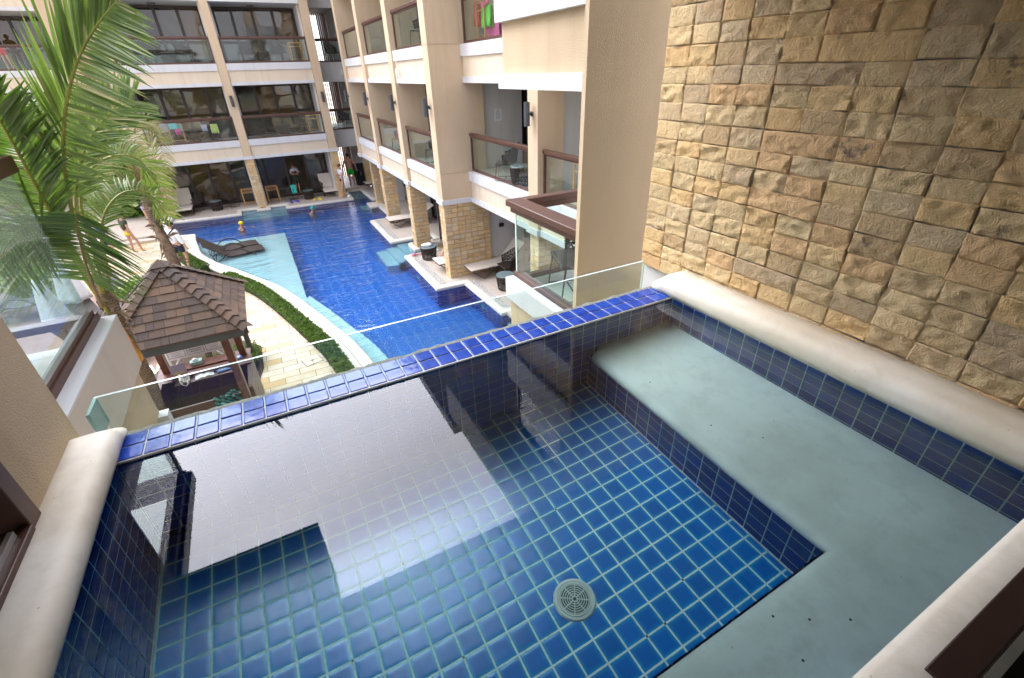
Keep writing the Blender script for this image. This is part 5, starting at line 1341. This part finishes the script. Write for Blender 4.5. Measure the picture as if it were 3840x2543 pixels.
# someone lying on the lounger hidden by the stone pier: legs reach out beside the table
person('barefoot person in black shorts resting on the lounger behind the wide stone pier', (5.1,13.95,.0), -1.5,
  dict(pel=(0,.30,.50), wst=(0,.42,.58), chs=(0,.56,.72), nck=(0,.66,.86), hed=(0,.68,.92), top=(0,.70,1.05), shL=(-.17,.58,.80), shR=(.17,.58,.80), elL=(-.24,.42,.60), wrL=(-.22,.22,.48), elR=(.24,.42,.60), wrR=(.22,.22,.48),
   hpL=(-.09,.26,.49), hpR=(.09,.26,.49), knR=(.10,-.14,.62), anR=(.12,-.45,.44), toR=(.12,-.60,.46), knL=(-.28,-.20,.52), anL=(-.40,-.42,.10), toL=(-.42,-.58,.04)), 1, 'skin', 'hair', 'short',
  [('top','cloth_black',TEE,.02,half),('shorts','cloth_black',SHORTS,.025,mid)])
def swimmer(label, loc, rz, cap):
    t = person(label, (loc[0],loc[1],-1.48), rz, dict(hed=(0,-.05,1.50), top=(0,-.06,1.62), elL=(-.34,-.16,1.33), wrL=(-.42,-.36,1.40), elR=(.32,-.18,1.30), wrR=(.22,-.42,1.36)), 1, 'skin', cap, 'short', [('swimsuit',cap if cap == 'teal' else 'cloth_navy',['chs','wst','pel'],.012)])
    for ch in t.children:
        if ch.name.startswith('hair'): ch.name = 'swim_cap'
swimmer('swimmer in a yellow cap with one arm out, in the middle of the far water', (-1.25,23.5), .9, 'cloth_yellow')
swimmer('swimmer in a turquoise cap close to the far terrace', (1.88,24.5), .6, 'teal')

# ------------------------------------------------------------------ chaises standing in the shallow water
def chaise(loc, rz, lab):
    r = empty('pool_chaise', loc, rz, lab, 'pool lounger', 'dark rattan loungers in the shallow water')
    w = .36
    rings = []
    for i, (y, z) in enumerate(((0,.26),(.3,.29),(.6,.28),(.9,.25),(1.15,.26),(1.3,.31))): rings.append([(-w,y,z-.03),(w,y,z-.03),(w,y,z),(-w,y,z)])
    MB().loft(rings).build('seat', M['rattan'], r, world=False)
    MB().loft([[(-w,y,z-.03),(w,y,z-.03),(w,y,z),(-w,y,z)] for y, z in ((1.28,.30),(1.5,.45),(1.78,.68),(1.95,.80))]).build('backrest', M['rattan'], r, world=False)
    for s in (-1,1):
        pts = [V((s*(w+.02), .35+1.25*k/12, -.0+.50*math.sin(PI*k/12)**.8)) for k in range(13)]
        MB().tube(pts, .020, 6).build('arm', M['rattan'], r, world=False, smooth=True)
        MB().tube([(s*w,1.6,.45),(s*w,1.72,.02),(s*w,1.2,.02)], .016, 6).build('leg', M['rattan'], r, world=False)
    MB().tube([(-w,1.72,.02),(w,1.72,.02)], .015, 5).tube([(-w,1.45,.3),(w,1.45,.3)], .013, 5).build('stretcher', M['rattan'], r, world=False)
    return r
chaise((-.72,20.75,-.32), PI/2+.14, 'rattan chaise in the shallow water, the farther of the two side by side'); chaise((-.55,19.90,-.32), PI/2+.14, 'rattan chaise in the shallow water, the nearer of the two side by side')

# ------------------------------------------------------------------ hedges, shrubs
def leaf(mb, p, s, rs, up=.3):
    d = V((rs.uniform(-1,1), rs.uniform(-1,1), rs.uniform(-.5,1)+up)).normalized(); t = d.cross(V((rs.uniform(-1,1),rs.uniform(-1,1),rs.uniform(-1,1)))).normalized(); w = s*.38
    mb.add([p, p+d*s*.5+t*w, p+d*s, p+d*s*.5-t*w], [(0,1,2,3)], a=rs.random())
def hedge(i0, i1, lab, n):
    a, b = oc(.50), oc(.76); rs = random.Random(i0)
    r = empty('hedge', (a[(i0+i1)//2][0], a[(i0+i1)//2][1], 0), label=lab, cat='hedge', group='low clipped hedges along the curved pool edge')
    core = [a[k] for k in range(i0, i1)] + [b[k] for k in range(i1-1, i0-1, -1)]
    mb = MB(); mb.prism(core[::-1], -.01, .20); mb.build('stems', M['hedgecore'], r)
    mb = MB()
    for _ in range(n):
        k = rs.uniform(i0, i1-1.01); q = int(k); f = k-q; t = rs.uniform(-.12, 1.12); zz = rs.uniform(.02,.27)
        if rs.random() < .6: zz = .20+.08*rs.random()+.07*noise.noise(V((k*1.9,t*3,1)))
        A_ = V((*a[q],0)).lerp(V((*a[q+1],0)), f); B_ = V((*b[q],0)).lerp(V((*b[q+1],0)), f)
        t = min(max(t, -.13+.1*noise.noise(V((k*1.3,0,5)))), 1.13+.1*noise.noise(V((k*1.3,7,5))))
        p = A_.lerp(B_, t); p.z = zz*(1-.5*max(0, abs(t-.5)-.45)); leaf(mb, p, rs.uniform(.032,.062), rs)
    mb.build('foliage', M['hedge'], r)
def ci(y): return min(range(len(CURVE)), key=lambda i: abs(CURVE[i][1]-y))
hedge(ci(22.6), ci(18.0), 'shorter low clipped hedge between the walking man and the gap in the curved edging', 9000)
hedge(ci(16.9), ci(6.2), 'long low clipped hedge curving between the paving and the white pool edge', 26000)
mb = MB(); s1, s2 = oc(.47), oc(.79); mb.add([(x,y,-.007) for x,y in s1]+[(x,y,-.007) for x,y in s2], [(i,i+1,i+1+len(s1),i+len(s1)) for i in range(len(s1)-1)]); mb.build('soil', M['soil'], kind='structure', fix=True)
def shrub(lab, c, r_, n, s=.07, mat='shrub', h=.5, seed=1, name='shrub'):
    rs = random.Random(seed); r = empty(name, (c[0],c[1],c[2]), label=lab, cat='shrub'); mb = MB()
    for k in range(7):
        a = rs.uniform(0,6.28); q = rs.uniform(.1,.8); mb.tube([(0,0,0),(math.cos(a)*r_[0]*q*.5,math.sin(a)*r_[1]*q*.5,r_[2]*.6),(math.cos(a)*r_[0]*q,math.sin(a)*r_[1]*q,r_[2]*1.1)], [.015,.01,.004], 5)
    mb.build('stem', M['petiole2'], r, world=False)
    mb = MB()
    for _ in range(n):
        d = V((rs.gauss(0,1),rs.gauss(0,1),rs.gauss(0,1))).normalized(); q = rs.uniform(.45,1)*(1+.35*noise.noise(d*2.3+V((seed,0,0))))
        p = V((d.x*r_[0]*q, d.y*r_[1]*q, max(.0, r_[2]*.9+d.z*r_[2]*q))); leaf(mb, p, rs.uniform(.7,1.3)*s, rs)
    mb.build('foliage', M[mat], r, world=False)
shrub('leafy shrub beside the peak of the hut roof', (-3.9,15.9,0), (.75,.8,.38), 2600, .10, seed=3)
shrub('dense green ground cover behind the hut counter', (-1.95,10.6,0), (.75,.55,.16), 3600, .05, 'hedge', seed=4)
shrub('green ground cover at the right rear corner of the hut', (-1.30,10.75,0), (.33,.62,.20), 2600, .045, 'hedge', seed=5)
shrub('green plants around the white pedestal left of the hut', (-2.95,9.9,0), (.35,.75,.25), 2200, .06, 'hedge', seed=6)
sheet('soil', [(-3.3,9.5),(-1.15,9.55),(-1.0,10.28),(-1.0,11.4),(-1.6,12.2),(-3.0,12.4)], [], -.006, M['soil'])
shrub('bright green bamboo-like plants in front of the far left building', (-6.2,29.5,0), (1.7,1.4,1.5), 4200, .28, seed=8)
shrub('tall bright green plants behind the palm, left of the last column', (-5.6,27.6,0), (.8,.9,1.5), 2600, .25, seed=9)
shrub('round shrub on the far left terrace', (-7.6,18.6,0), (1.2,1.4,.5), 2400, .12, seed=11)
shrub('broad green shrubs at the far left edge behind the umbrellas', (-9.5,22.5,0), (2.0,2.0,.9), 3800, .2, seed=12)

# ------------------------------------------------------------------ palms
def spline(pts, n=40):
    out = []; m = len(pts)-1
    for i in range(m):
        p0, p1, p2, p3 = V(pts[max(i-1,0)]), V(pts[i]), V(pts[i+1]), V(pts[min(i+2,m)])
        k_ = max(2, round(n/m))
        for k in range(k_):
            t = k/k_; out.append(.5*((2*p1)+(p2-p0)*t+(2*p0-5*p1+4*p2-p3)*t*t+(3*p1-p0-3*p2+p3)*t**3))
    out.append(V(pts[-1])); return out
CAMP = V((0,0,5.6))
def frond(parent, pts, L=(.9,.9), ang=(50,50), n=60, start=.28, mat='frond', pet='petiole', droop=.25, w=.034, seed=1, face=V((0,-.8,.55)), pr=.030, tipf=.45, ragged=.25, lift=0):
    rs = random.Random(seed); sp = spline(pts, 44); N_ = len(sp)-1
    r = MB().tube(sp, [pr*(1-.82*i/N_) for i in range(N_+1)], 7).build('petiole', M[pet], parent, smooth=True)
    mb = MB()
    for k in range(n):
        for s in (-1, 1):
            t = start+(1-start)*(k+rs.uniform(-.3,.3)+(.5 if s > 0 else 0))/n; t = min(max(t, start), .995); q = t*N_; i = min(int(q), N_-1); f = q-i
            p = sp[i].lerp(sp[i+1], f); T = (sp[i+1]-sp[i]).normalized(); side = T.cross(face)
            if side.length < .1: side = T.cross(V((0,0,1)))
            side.normalize(); up = side.cross(T).normalized()
            a = math.radians(ang[0 if s < 0 else 1]+rs.uniform(-5,5)); u = (t-start)/(1-start)
            d = (T*math.cos(a)+side*s*math.sin(a)*1+up*(.16+lift+rs.uniform(-.07,.07))).normalized()
            ln = L[0 if s < 0 else 1]*(.55+.45*math.sin(min(1,u*1.6+.18)*PI/2))*(1 if u < .7 else 1-(u-.7)*(1-tipf)/.3)*(1-ragged*rs.random()**3)
            wn = (T-d*T.dot(d)).normalized(); cp_ = []; a_ = rs.random(); dr = droop*(1+rs.uniform(-.3,.5))
            segs = 5
            vs = []; pp_ = V(p); dd = V(d)
            for j in range(segs+1):
                x = j/segs; ww = w*(.35+1.0*min(1,x*4))*(1-x**2.2)*.5+.0008
                nrm = dd.cross(wn).normalized()
                vs += [pp_+wn*ww+nrm*ww*.25, pp_-nrm*ww*.25, pp_-wn*ww+nrm*ww*.25]
                dd = (dd+V((0,0,-dr*(.25+x)*ln/segs*1.4))).normalized(); pp_ = pp_+dd*ln/segs
            mb.add(vs, [(j*3+c, j*3+c+1, (j+1)*3+c+1, (j+1)*3+c) for j in range(segs) for c in (0,1)], a=a_)
    mb.build('leaflets', M[mat], r, world=True)
    return r
def fix_children(): pass
pm = empty('palm_tree', (-2.184,7.215,1.232), label='large coconut palm in the left foreground with broad green fronds', cat='palm tree')
sp = spline([(-2.14,7.215,-.05),(-2.18,7.215,.6),(-2.215,7.215,1.193),(-2.137,7.215,1.856),(-2.122,7.176,2.262),(-2.129,7.176,2.519),(-2.114,7.176,2.925),(-2.090,7.176,3.260),(-2.075,7.176,3.455)], 50)
tr = MB(); tr.tube(sp, [(.098-.020*i/50)*(1+.035*math.sin(i*1.9)+.03*noise.noise(V((i*.7,0,0)))) for i in range(len(sp))], 18); tr.build('trunk', M['trunk'], pm, smooth=True)
mb = MB(); mb.tube(spline([(-2.106,7.121,2.285),(-2.098,7.106,2.480),(-2.098,7.106,2.675),(-2.075,7.114,2.831)], 12), [.03,.066,.074,.068,.06,.055,.05,.045,.035,.03,.02,.015,.01][:13], 10); mb.build('sheath', M['sheath'], pm, smooth=True)
mb = MB(); rs = random.Random(9)
for k in range(26):
    z = rs.uniform(2.72,3.48); a = rs.uniform(0,6.28); c = V((-2.10,7.18,z)); d = V((math.cos(a),math.sin(a),rs.uniform(-.6,.9))); w_ = rs.uniform(.015,.055)
    L_ = rs.uniform(.11,.29); e = V((-math.sin(a),math.cos(a),0))
    mb.add([c+d*.045+e*w_, c+d*.045-e*w_, c+d*(L_*.6)-e*w_*.7+V((0,0,-.02)), c+d*L_+V((0,0,-.10)), c+d*(L_*.6)+e*w_*.7+V((0,0,-.02))], [(0,1,2,3,4)])
mb.build('fibre', M['fibre'], pm)
FF = [
 ([(-2.098,7.098,3.330),(-1.989,6.942,4.165),(-1.739,6.552,4.836),(-1.459,6.240,5.358),(-1.147,6.006,5.779),(-0.866,5.850,6.045),(-0.663,5.772,6.201)], dict(L=(0.90,0.78), ang=(24,62), n=66, start=.30, w=0.0323, seed=1, droop=0.13, pr=0.0265)),
 ([(-2.137,7.098,3.486),(-2.137,7.020,3.837),(-2.106,6.864,4.360),(-2.067,6.708,4.703),(-2.020,6.552,5.070),(-1.981,6.396,5.335),(-1.950,6.240,5.577)], dict(L=(0.70,0.78), ang=(72,38), n=60, start=.30, w=0.0309, seed=2, mat='frond2', droop=0.15, pr=0.0312, pet='petiole')),
 ([(-2.145,7.020,3.190),(-2.028,6.708,3.603),(-1.872,6.396,4.087),(-1.739,6.240,4.469)], dict(L=(0.66,0.74), ang=(100,95), n=46, start=.35, w=0.0281, seed=3, mat='frond2', droop=0.45, pet='petiole2')),
 ([(-2.153,7.176,2.917),(-2.129,6.942,3.455),(-2.083,6.708,3.923),(-2.075,6.552,4.251),(-2.153,6.396,4.391),(-2.317,6.240,4.297),(-2.519,6.162,4.056)], dict(L=(0.70,0.70), ang=(60,60), n=46, start=.45, w=0.0211, seed=4, droop=1.67)),
 ([(-2.137,7.254,3.205),(-2.005,7.254,3.962),(-1.950,7.332,4.383),(-1.794,7.488,4.680),(-1.537,7.722,4.820),(-1.326,7.956,4.726),(-1.248,8.190,4.336)], dict(L=(0.46,0.46), ang=(50,50), n=40, start=.35, w=0.0225, seed=5, droop=1.41)),
 ([(-2.106,7.176,3.042),(-1.958,7.176,3.634),(-1.880,7.254,4.009),(-1.747,7.410,4.274),(-1.560,7.722,4.391),(-1.381,8.034,4.274),(-1.287,8.268,3.876)], dict(L=(0.42,0.42), ang=(50,50), n=36, start=.35, w=0.0211, seed=6, droop=1.54)),
 ([(-2.122,7.176,3.268),(-2.051,7.176,4.056),(-1.880,7.176,4.586),(-1.599,7.176,5.023),(-1.310,7.254,5.296),(-1.053,7.332,5.413)], dict(L=(0.62,0.55), ang=(40,45), n=54, start=.35, w=0.0267, seed=7, droop=0.51)),
]
for pts, kw in FF: frond(pm, pts, **{'pr': .022, **kw})
p2 = empty('palm_tree', (-2.0,11.0,0), label='slimmer palm behind the hut with drooping brown and yellow-green fronds', cat='palm tree')
sp = spline([(-2.05,10.9,-.05),(-1.93,10.9,1.31),(-1.91,10.9,2.04),(-1.93,10.95,2.66),(-1.97,11,3.19),(-1.97,11,3.55),(-1.97,11,3.74)], 40)
MB().tube(sp, [.085*(1+.05*math.sin(i*2.3)) for i in range(len(sp))], 14).build('trunk', M['trunk'], p2, smooth=True)
mb = MB(); mb.tube(spline([(-1.93,10.88,2.35),(-1.94,10.86,2.7),(-1.96,10.88,3.1),(-1.98,10.9,3.3)], 12), [.02,.05,.07,.085,.085,.08,.07,.06,.05,.04,.03,.02,.01], 10); mb.build('sheath', M['fibre'], p2, smooth=True)
mb = MB()
for k in range(26):
    z = rs.uniform(2.3,3.5); a = rs.uniform(0,6.28); c = V((-1.94,10.95,z)); d = V((math.cos(a),math.sin(a),rs.uniform(-.6,.9))); w_ = rs.uniform(.02,.06); L_ = rs.uniform(.15,.34); e = V((-math.sin(a),math.cos(a),0))
    mb.add([c+d*.05+e*w_, c+d*.05-e*w_, c+d*(L_*.6)-e*w_*.7, c+d*L_+V((0,0,-.10)), c+d*(L_*.6)+e*w_*.7], [(0,1,2,3,4)])
mb.build('fibre', M['fibre'], p2)
GG = [
 ([(-1.97,11,3.74),(-1.93,10.9,4.32),(-2.02,10.7,4.62),(-2.31,10.6,4.49),(-2.69,10.5,4.03)], dict(L=(0.47,0.47), mat='drypalm', seed=21, droop=1.6, n=44)),
 ([(-1.97,11,3.74),(-1.90,11.1,4.38),(-1.75,11.3,4.88),(-1.58,11.4,4.99),(-1.50,11.5,4.65),(-1.54,11.6,4.06)], dict(L=(0.37,0.37), mat='drypalm', seed=22, droop=1.8, n=50)),
 ([(-1.97,11,3.74),(-2.14,11.1,4.04),(-2.54,11.2,3.88),(-2.99,11.3,3.38)], dict(L=(0.43,0.43), mat='frond', seed=23, droop=1.5, n=40)),
 ([(-1.97,11,3.74),(-1.81,10.8,4.22),(-1.64,10.7,4.39),(-1.57,10.6,4.11),(-1.58,10.5,3.66)], dict(L=(0.40,0.37), mat='drypalm', seed=24, droop=2.2, n=44)),
 ([(-1.97,11,3.74),(-2.03,11.1,4.44),(-2.03,11.2,5.0),(-2.13,11.3,5.17),(-2.42,11.4,4.97)], dict(L=(0.47,0.47), mat='drypalm', seed=25, droop=1.4, n=34)),
 ([(-1.97,11,3.74),(-1.81,11.1,3.94),(-1.73,11.2,3.75),(-1.77,11.3,3.33)], dict(L=(0.37,0.31), mat='drypalm', seed=26, droop=2.2, n=40)),
 ([(-1.97,11,3.74),(-2.3,11,4.3),(-2.7,11,4.5),(-3.1,11,4.2),(-3.4,11,3.6)], dict(L=(0.36,0.36), mat='drypalm', seed=27, droop=1.2, n=44)),
 ([(-1.97,11,3.74),(-1.83,10.8,4.4),(-1.77,10.6,4.75),(-1.71,10.4,4.75),(-1.65,10.2,4.4)], dict(L=(0.34,0.34), mat='drypalm', seed=28, droop=1.6, n=44))]
for pts, kw in GG: frond(p2, pts, ang=(50,50), start=.2, w=.015, pr=.016, pet='petiole2', ragged=.5, **kw)
# a third palm whose trunk shows through the fronds, at the left paving
p3 = empty('palm_tree', (-5.3,19.2,0), label='thin grey palm trunk on the left paving beyond the foreground fronds', cat='palm tree')
MB().tube([(-5.3,19.2,0),(-5.25,19.2,1.5),(-5.15,19.2,3.0),(-5.1,19.2,4.4)], [.14,.11,.10,.09], 12).build('trunk', M['trunk'], p3, smooth=True)
for k in range(7):
    a = 2*PI*k/7+.3; c, s = math.cos(a), math.sin(a); o3 = V((-5.1,19.2,4.4))
    frond(p3, [o3, o3+V((c*.5,s*.5,.6)), o3+V((c*1.2,s*1.2,.8)), o3+V((c*1.8,s*1.8,.3)), o3+V((c*2.1,s*2.1,-.5))], L=(.7,.7), ang=(55,55), start=.15, w=.04, pr=.02, n=26, droop=1.0, seed=40+k, mat='frond')

# ------------------------------------------------------------------ left terrace : closed umbrellas, loungers, tables
def umbrella(loc, lab, h0, h1, r0):
    r = empty('closed_umbrella', loc, 0, lab, 'umbrella', 'closed white garden umbrellas'); n = 20; rings = []
    for i in range(12):
        t = i/11; z = h0+(h1-h0)*t; rr = r0*(1-t)**.8*.92+.035
        if .84 < t: rr += .012
        rings.append([((rr*(1+.16*math.cos(5*a+t*1.2)))*math.cos(a), (rr*(1+.16*math.cos(5*a+t*1.2)))*math.sin(a), z) for a in [2*PI*k/n for k in range(n)]])
    MB().loft(rings).build('canopy', M['cloth_white'], r, world=False, smooth=True); MB().tube([(0,0,0),(0,0,h1+.12)], .025, 8).build('pole', M['wood'], r, world=False); MB().lathe([(.0,h1+.1),(.05,h1+.1),(.03,h1+.2),(0,h1+.22)], n=10).build('finial', M['bamboo'], r, world=False)
    MB().box(-.3,-.3,0,.3,.3,.08).build('base', M['concrete'], r, world=False, bevel=.01)
umbrella((-4.78,12.9,0), 'nearest closed white umbrella, seen through the left balcony glass', .92, 2.05, .27)
umbrella((-4.95,14.83,0), 'second closed white umbrella beside the palm crown, behind the nearest one', .83, 2.12, .30)
umbrella((-7.4,16.2,0), 'closed white umbrella farthest left behind the balcony glass', .83, 2.12, .30)
umbrella((-6.8,21.0,0), 'closed white umbrella standing back near the terrace steps', .83, 2.2, .30)
for i, (x,y,rz,lab) in enumerate(((-6.1,12.6,1.2,'grey wicker lounger beside the nearest closed umbrella'),(-6.6,14.2,1.3,'grey wicker lounger between the first two umbrellas at left'),(-5.7,16.6,1.4,'grey wicker lounger left of the shrub'),(-4.0,13.2,.6,'grey wicker lounger just behind the left edge of the hut roof'),(-3.75,14.5,.5,'grey wicker lounger under the large palm, near the shrub'),(-7.9,12.8,1.2,'grey wicker lounger at the far left edge'),(-3.4,12.1,.9,'grey wicker lounger closest to the hut roof'))):
    q = chaise((x,y,.12), rz, lab); q['group'] = 'grey wicker loungers on the left terrace'; q.name = 'wicker_lounger'; q['category'] = 'sun lounger'
gy = plain('grey_wicker', (.13,.12,.115), .7, var=.3, scale=30)
for o in list(bpy.data.objects):
    if o.parent and o.parent.name.startswith('wicker_lounger') and o.type == 'MESH': o.data.materials[0] = gy
sheet('terrace_paving', [(-15,5.0),(-3.0,5.0),(-3.2,12.5),(-3.6,15.2),(-5.2,17.4),(-15,17.6)], [], -.005, tiles('brown_terrace_tiles','xy',(.4,.4),.008,(.30,.20,.15),(.2,.14,.1),var=.2,rough=.6,coat=0))
# far left block
lb = empty('hotel_building', (-10,32,0), label='separate hotel block in the top left corner, mostly behind the palm', cat='building')
MB().box(-6.75,31.4,0,-6.0,32.2,12).box(-12.5,31.4,0,-11.9,32.2,12).build('column', M['tan'], lb)
for k in range(4): 
    band(lb, 'y', 31.6, -11.9, -6.75, k, 34)
    if k < 3: railing(lb, 'y', 31.7, -11.9, -6.8, lev(k)+.86)
    sliding(lb, 'y', 33.9, -11.8, -6.9, .01 if k == 0 else lev(k-1)+.87, lev(k)-.02, (.2,.45,.7), ((0,'curtain'),(2,'blind')), 1)
MB().box(-20,34.2,0,-4.8,34.5,13).build('back_wall', M['tan'], lb); MB().box(-6.0,31.8,0,-4.7,34.2,13).build('side_wall', M['tan'], lb)
# trees beyond, seen mostly as reflections in the glass
def tree(loc, h, r_, lab, seed):
    rs = random.Random(seed); t = empty('tree', loc, 0, lab, 'tree'); mb = MB(); mb.tube([(0,0,0),(.1,.05,h*.4),(0,.1,h*.75)], [.22,.16,.08], 8)
    cs = []
    for k in range(9):
        a = rs.uniform(0,6.28); c = V((math.cos(a)*r_*.55*rs.random(), math.sin(a)*r_*.55*rs.random(), h*rs.uniform(.62,.98))); cs.append(c); mb.tube([(0,.05,h*.45), c*.6+V((0,0,h*.25)), c], [.08,.05,.02], 5)
    mb.build('trunk', M['petiole2'], t, world=False); mb = MB()
    for c in cs:
        for _ in range(420):
            d = V((rs.gauss(0,1),rs.gauss(0,1),rs.gauss(0,.8))).normalized()*r_*.45*rs.uniform(.3,1); leaf(mb, c+d, rs.uniform(.12,.24), rs)
    mb.build('crown', M['hedge'], t, world=False)
tree((-15,24,0), 9, 4, 'broad leafy tree beyond the left terrace', 1)


# ------------------------------------------------------------------ light
w = bpy.data.worlds.new('World'); sc.world = w; w.use_nodes = True; nt_ = w.node_tree; nt_.nodes.clear()
nn = nt_.nodes.new; lk = nt_.links.new
sky = nn('ShaderNodeTexSky'); sky.sky_type = 'NISHITA'; sky.sun_disc = False; EL, AZ = math.radians(50), math.radians(-62)
sky.sun_elevation = EL; sky.sun_rotation = AZ; sky.air_density = 1; sky.dust_density = 2
b1 = nn('ShaderNodeBackground'); b1.inputs[1].default_value = .12; lk(sky.outputs[0], b1.inputs[0])
tc = nn('ShaderNodeTexCoord'); mp = nn('ShaderNodeMapping'); mp.inputs['Scale'].default_value = (1,1,2.2); lk(tc.outputs['Generated'], mp.inputs[0])
nz = nn('ShaderNodeTexNoise'); nz.inputs['Scale'].default_value = 2.1; nz.inputs['Detail'].default_value = 7; nz.inputs['Roughness'].default_value = .6; lk(mp.outputs[0], nz.inputs[0])
cr = nn('ShaderNodeValToRGB'); cr.color_ramp.elements[0].position = .24; cr.color_ramp.elements[1].position = .38; lk(nz.outputs[0], cr.inputs[0])
n2 = nn('ShaderNodeTexNoise'); n2.inputs['Scale'].default_value = 3.2; n2.inputs['Detail'].default_value = 5; lk(mp.outputs[0], n2.inputs[0])
c2 = nn('ShaderNodeValToRGB'); c2.color_ramp.elements[0].position = .3; c2.color_ramp.elements[0].color = (.74,.74,.84,1); c2.color_ramp.elements[1].position = .7; c2.color_ramp.elements[1].color = (.92,.91,.98,1); lk(n2.outputs[0], c2.inputs[0])
b2 = nn('ShaderNodeBackground'); vd = nn('ShaderNodeVectorMath'); vd.operation = 'DOT_PRODUCT'; vd.inputs[1].default_value = V((-.12,.77,.63)).normalized(); lk(tc.outputs['Generated'], vd.inputs[0])  # sky lobe added to brighten the water's reflection and light the foreground
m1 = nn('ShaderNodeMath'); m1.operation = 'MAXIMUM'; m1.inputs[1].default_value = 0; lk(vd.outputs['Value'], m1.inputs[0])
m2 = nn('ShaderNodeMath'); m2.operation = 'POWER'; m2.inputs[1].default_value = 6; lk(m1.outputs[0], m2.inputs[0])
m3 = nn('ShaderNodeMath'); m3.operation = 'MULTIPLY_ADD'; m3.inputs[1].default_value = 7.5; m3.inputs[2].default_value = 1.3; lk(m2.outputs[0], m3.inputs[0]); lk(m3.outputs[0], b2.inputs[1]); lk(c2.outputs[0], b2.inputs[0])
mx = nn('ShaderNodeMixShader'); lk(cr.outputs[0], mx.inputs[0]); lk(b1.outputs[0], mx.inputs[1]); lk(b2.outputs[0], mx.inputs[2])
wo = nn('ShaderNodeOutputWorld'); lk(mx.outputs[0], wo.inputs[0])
su = bpy.data.lights.new('sun', 'SUN'); su.energy = .8; su.angle = math.radians(25); su.color = (1, .95, .87); so = bpy.data.objects.new('sun', su); col.objects.link(so)
# Nishita sun_rotation is clockwise from +Y seen from above
dirv = V((math.sin(AZ)*math.cos(EL), math.cos(AZ)*math.cos(EL), math.sin(EL)))
so.rotation_euler = dirv.to_track_quat('Z', 'Y').to_euler()
sc.view_settings.view_transform = 'Standard'; sc.view_settings.look = 'None'; sc.view_settings.exposure = 1.04; sc.view_settings.gamma = 1
c = sc.cycles; c.max_bounces = 10; c.diffuse_bounces = 4; c.glossy_bounces = 4; c.transmission_bounces = 8; c.transparent_max_bounces = 16; c.use_denoising = True; c.sample_clamp_indirect = 8; c.caustics_reflective = False; c.caustics_refractive = True
sc.render.film_transparent = False
# unused leftovers: drop label-less duplicates
for o in bpy.data.objects:
    if o.parent is None and 'label' in o and len(o['label'].split()) > 16: print('LONG', o['label'])
    if o.parent is None and o.type == 'MESH' and 'kind' not in o and 'category' not in o: print('NOLABEL', o.name)
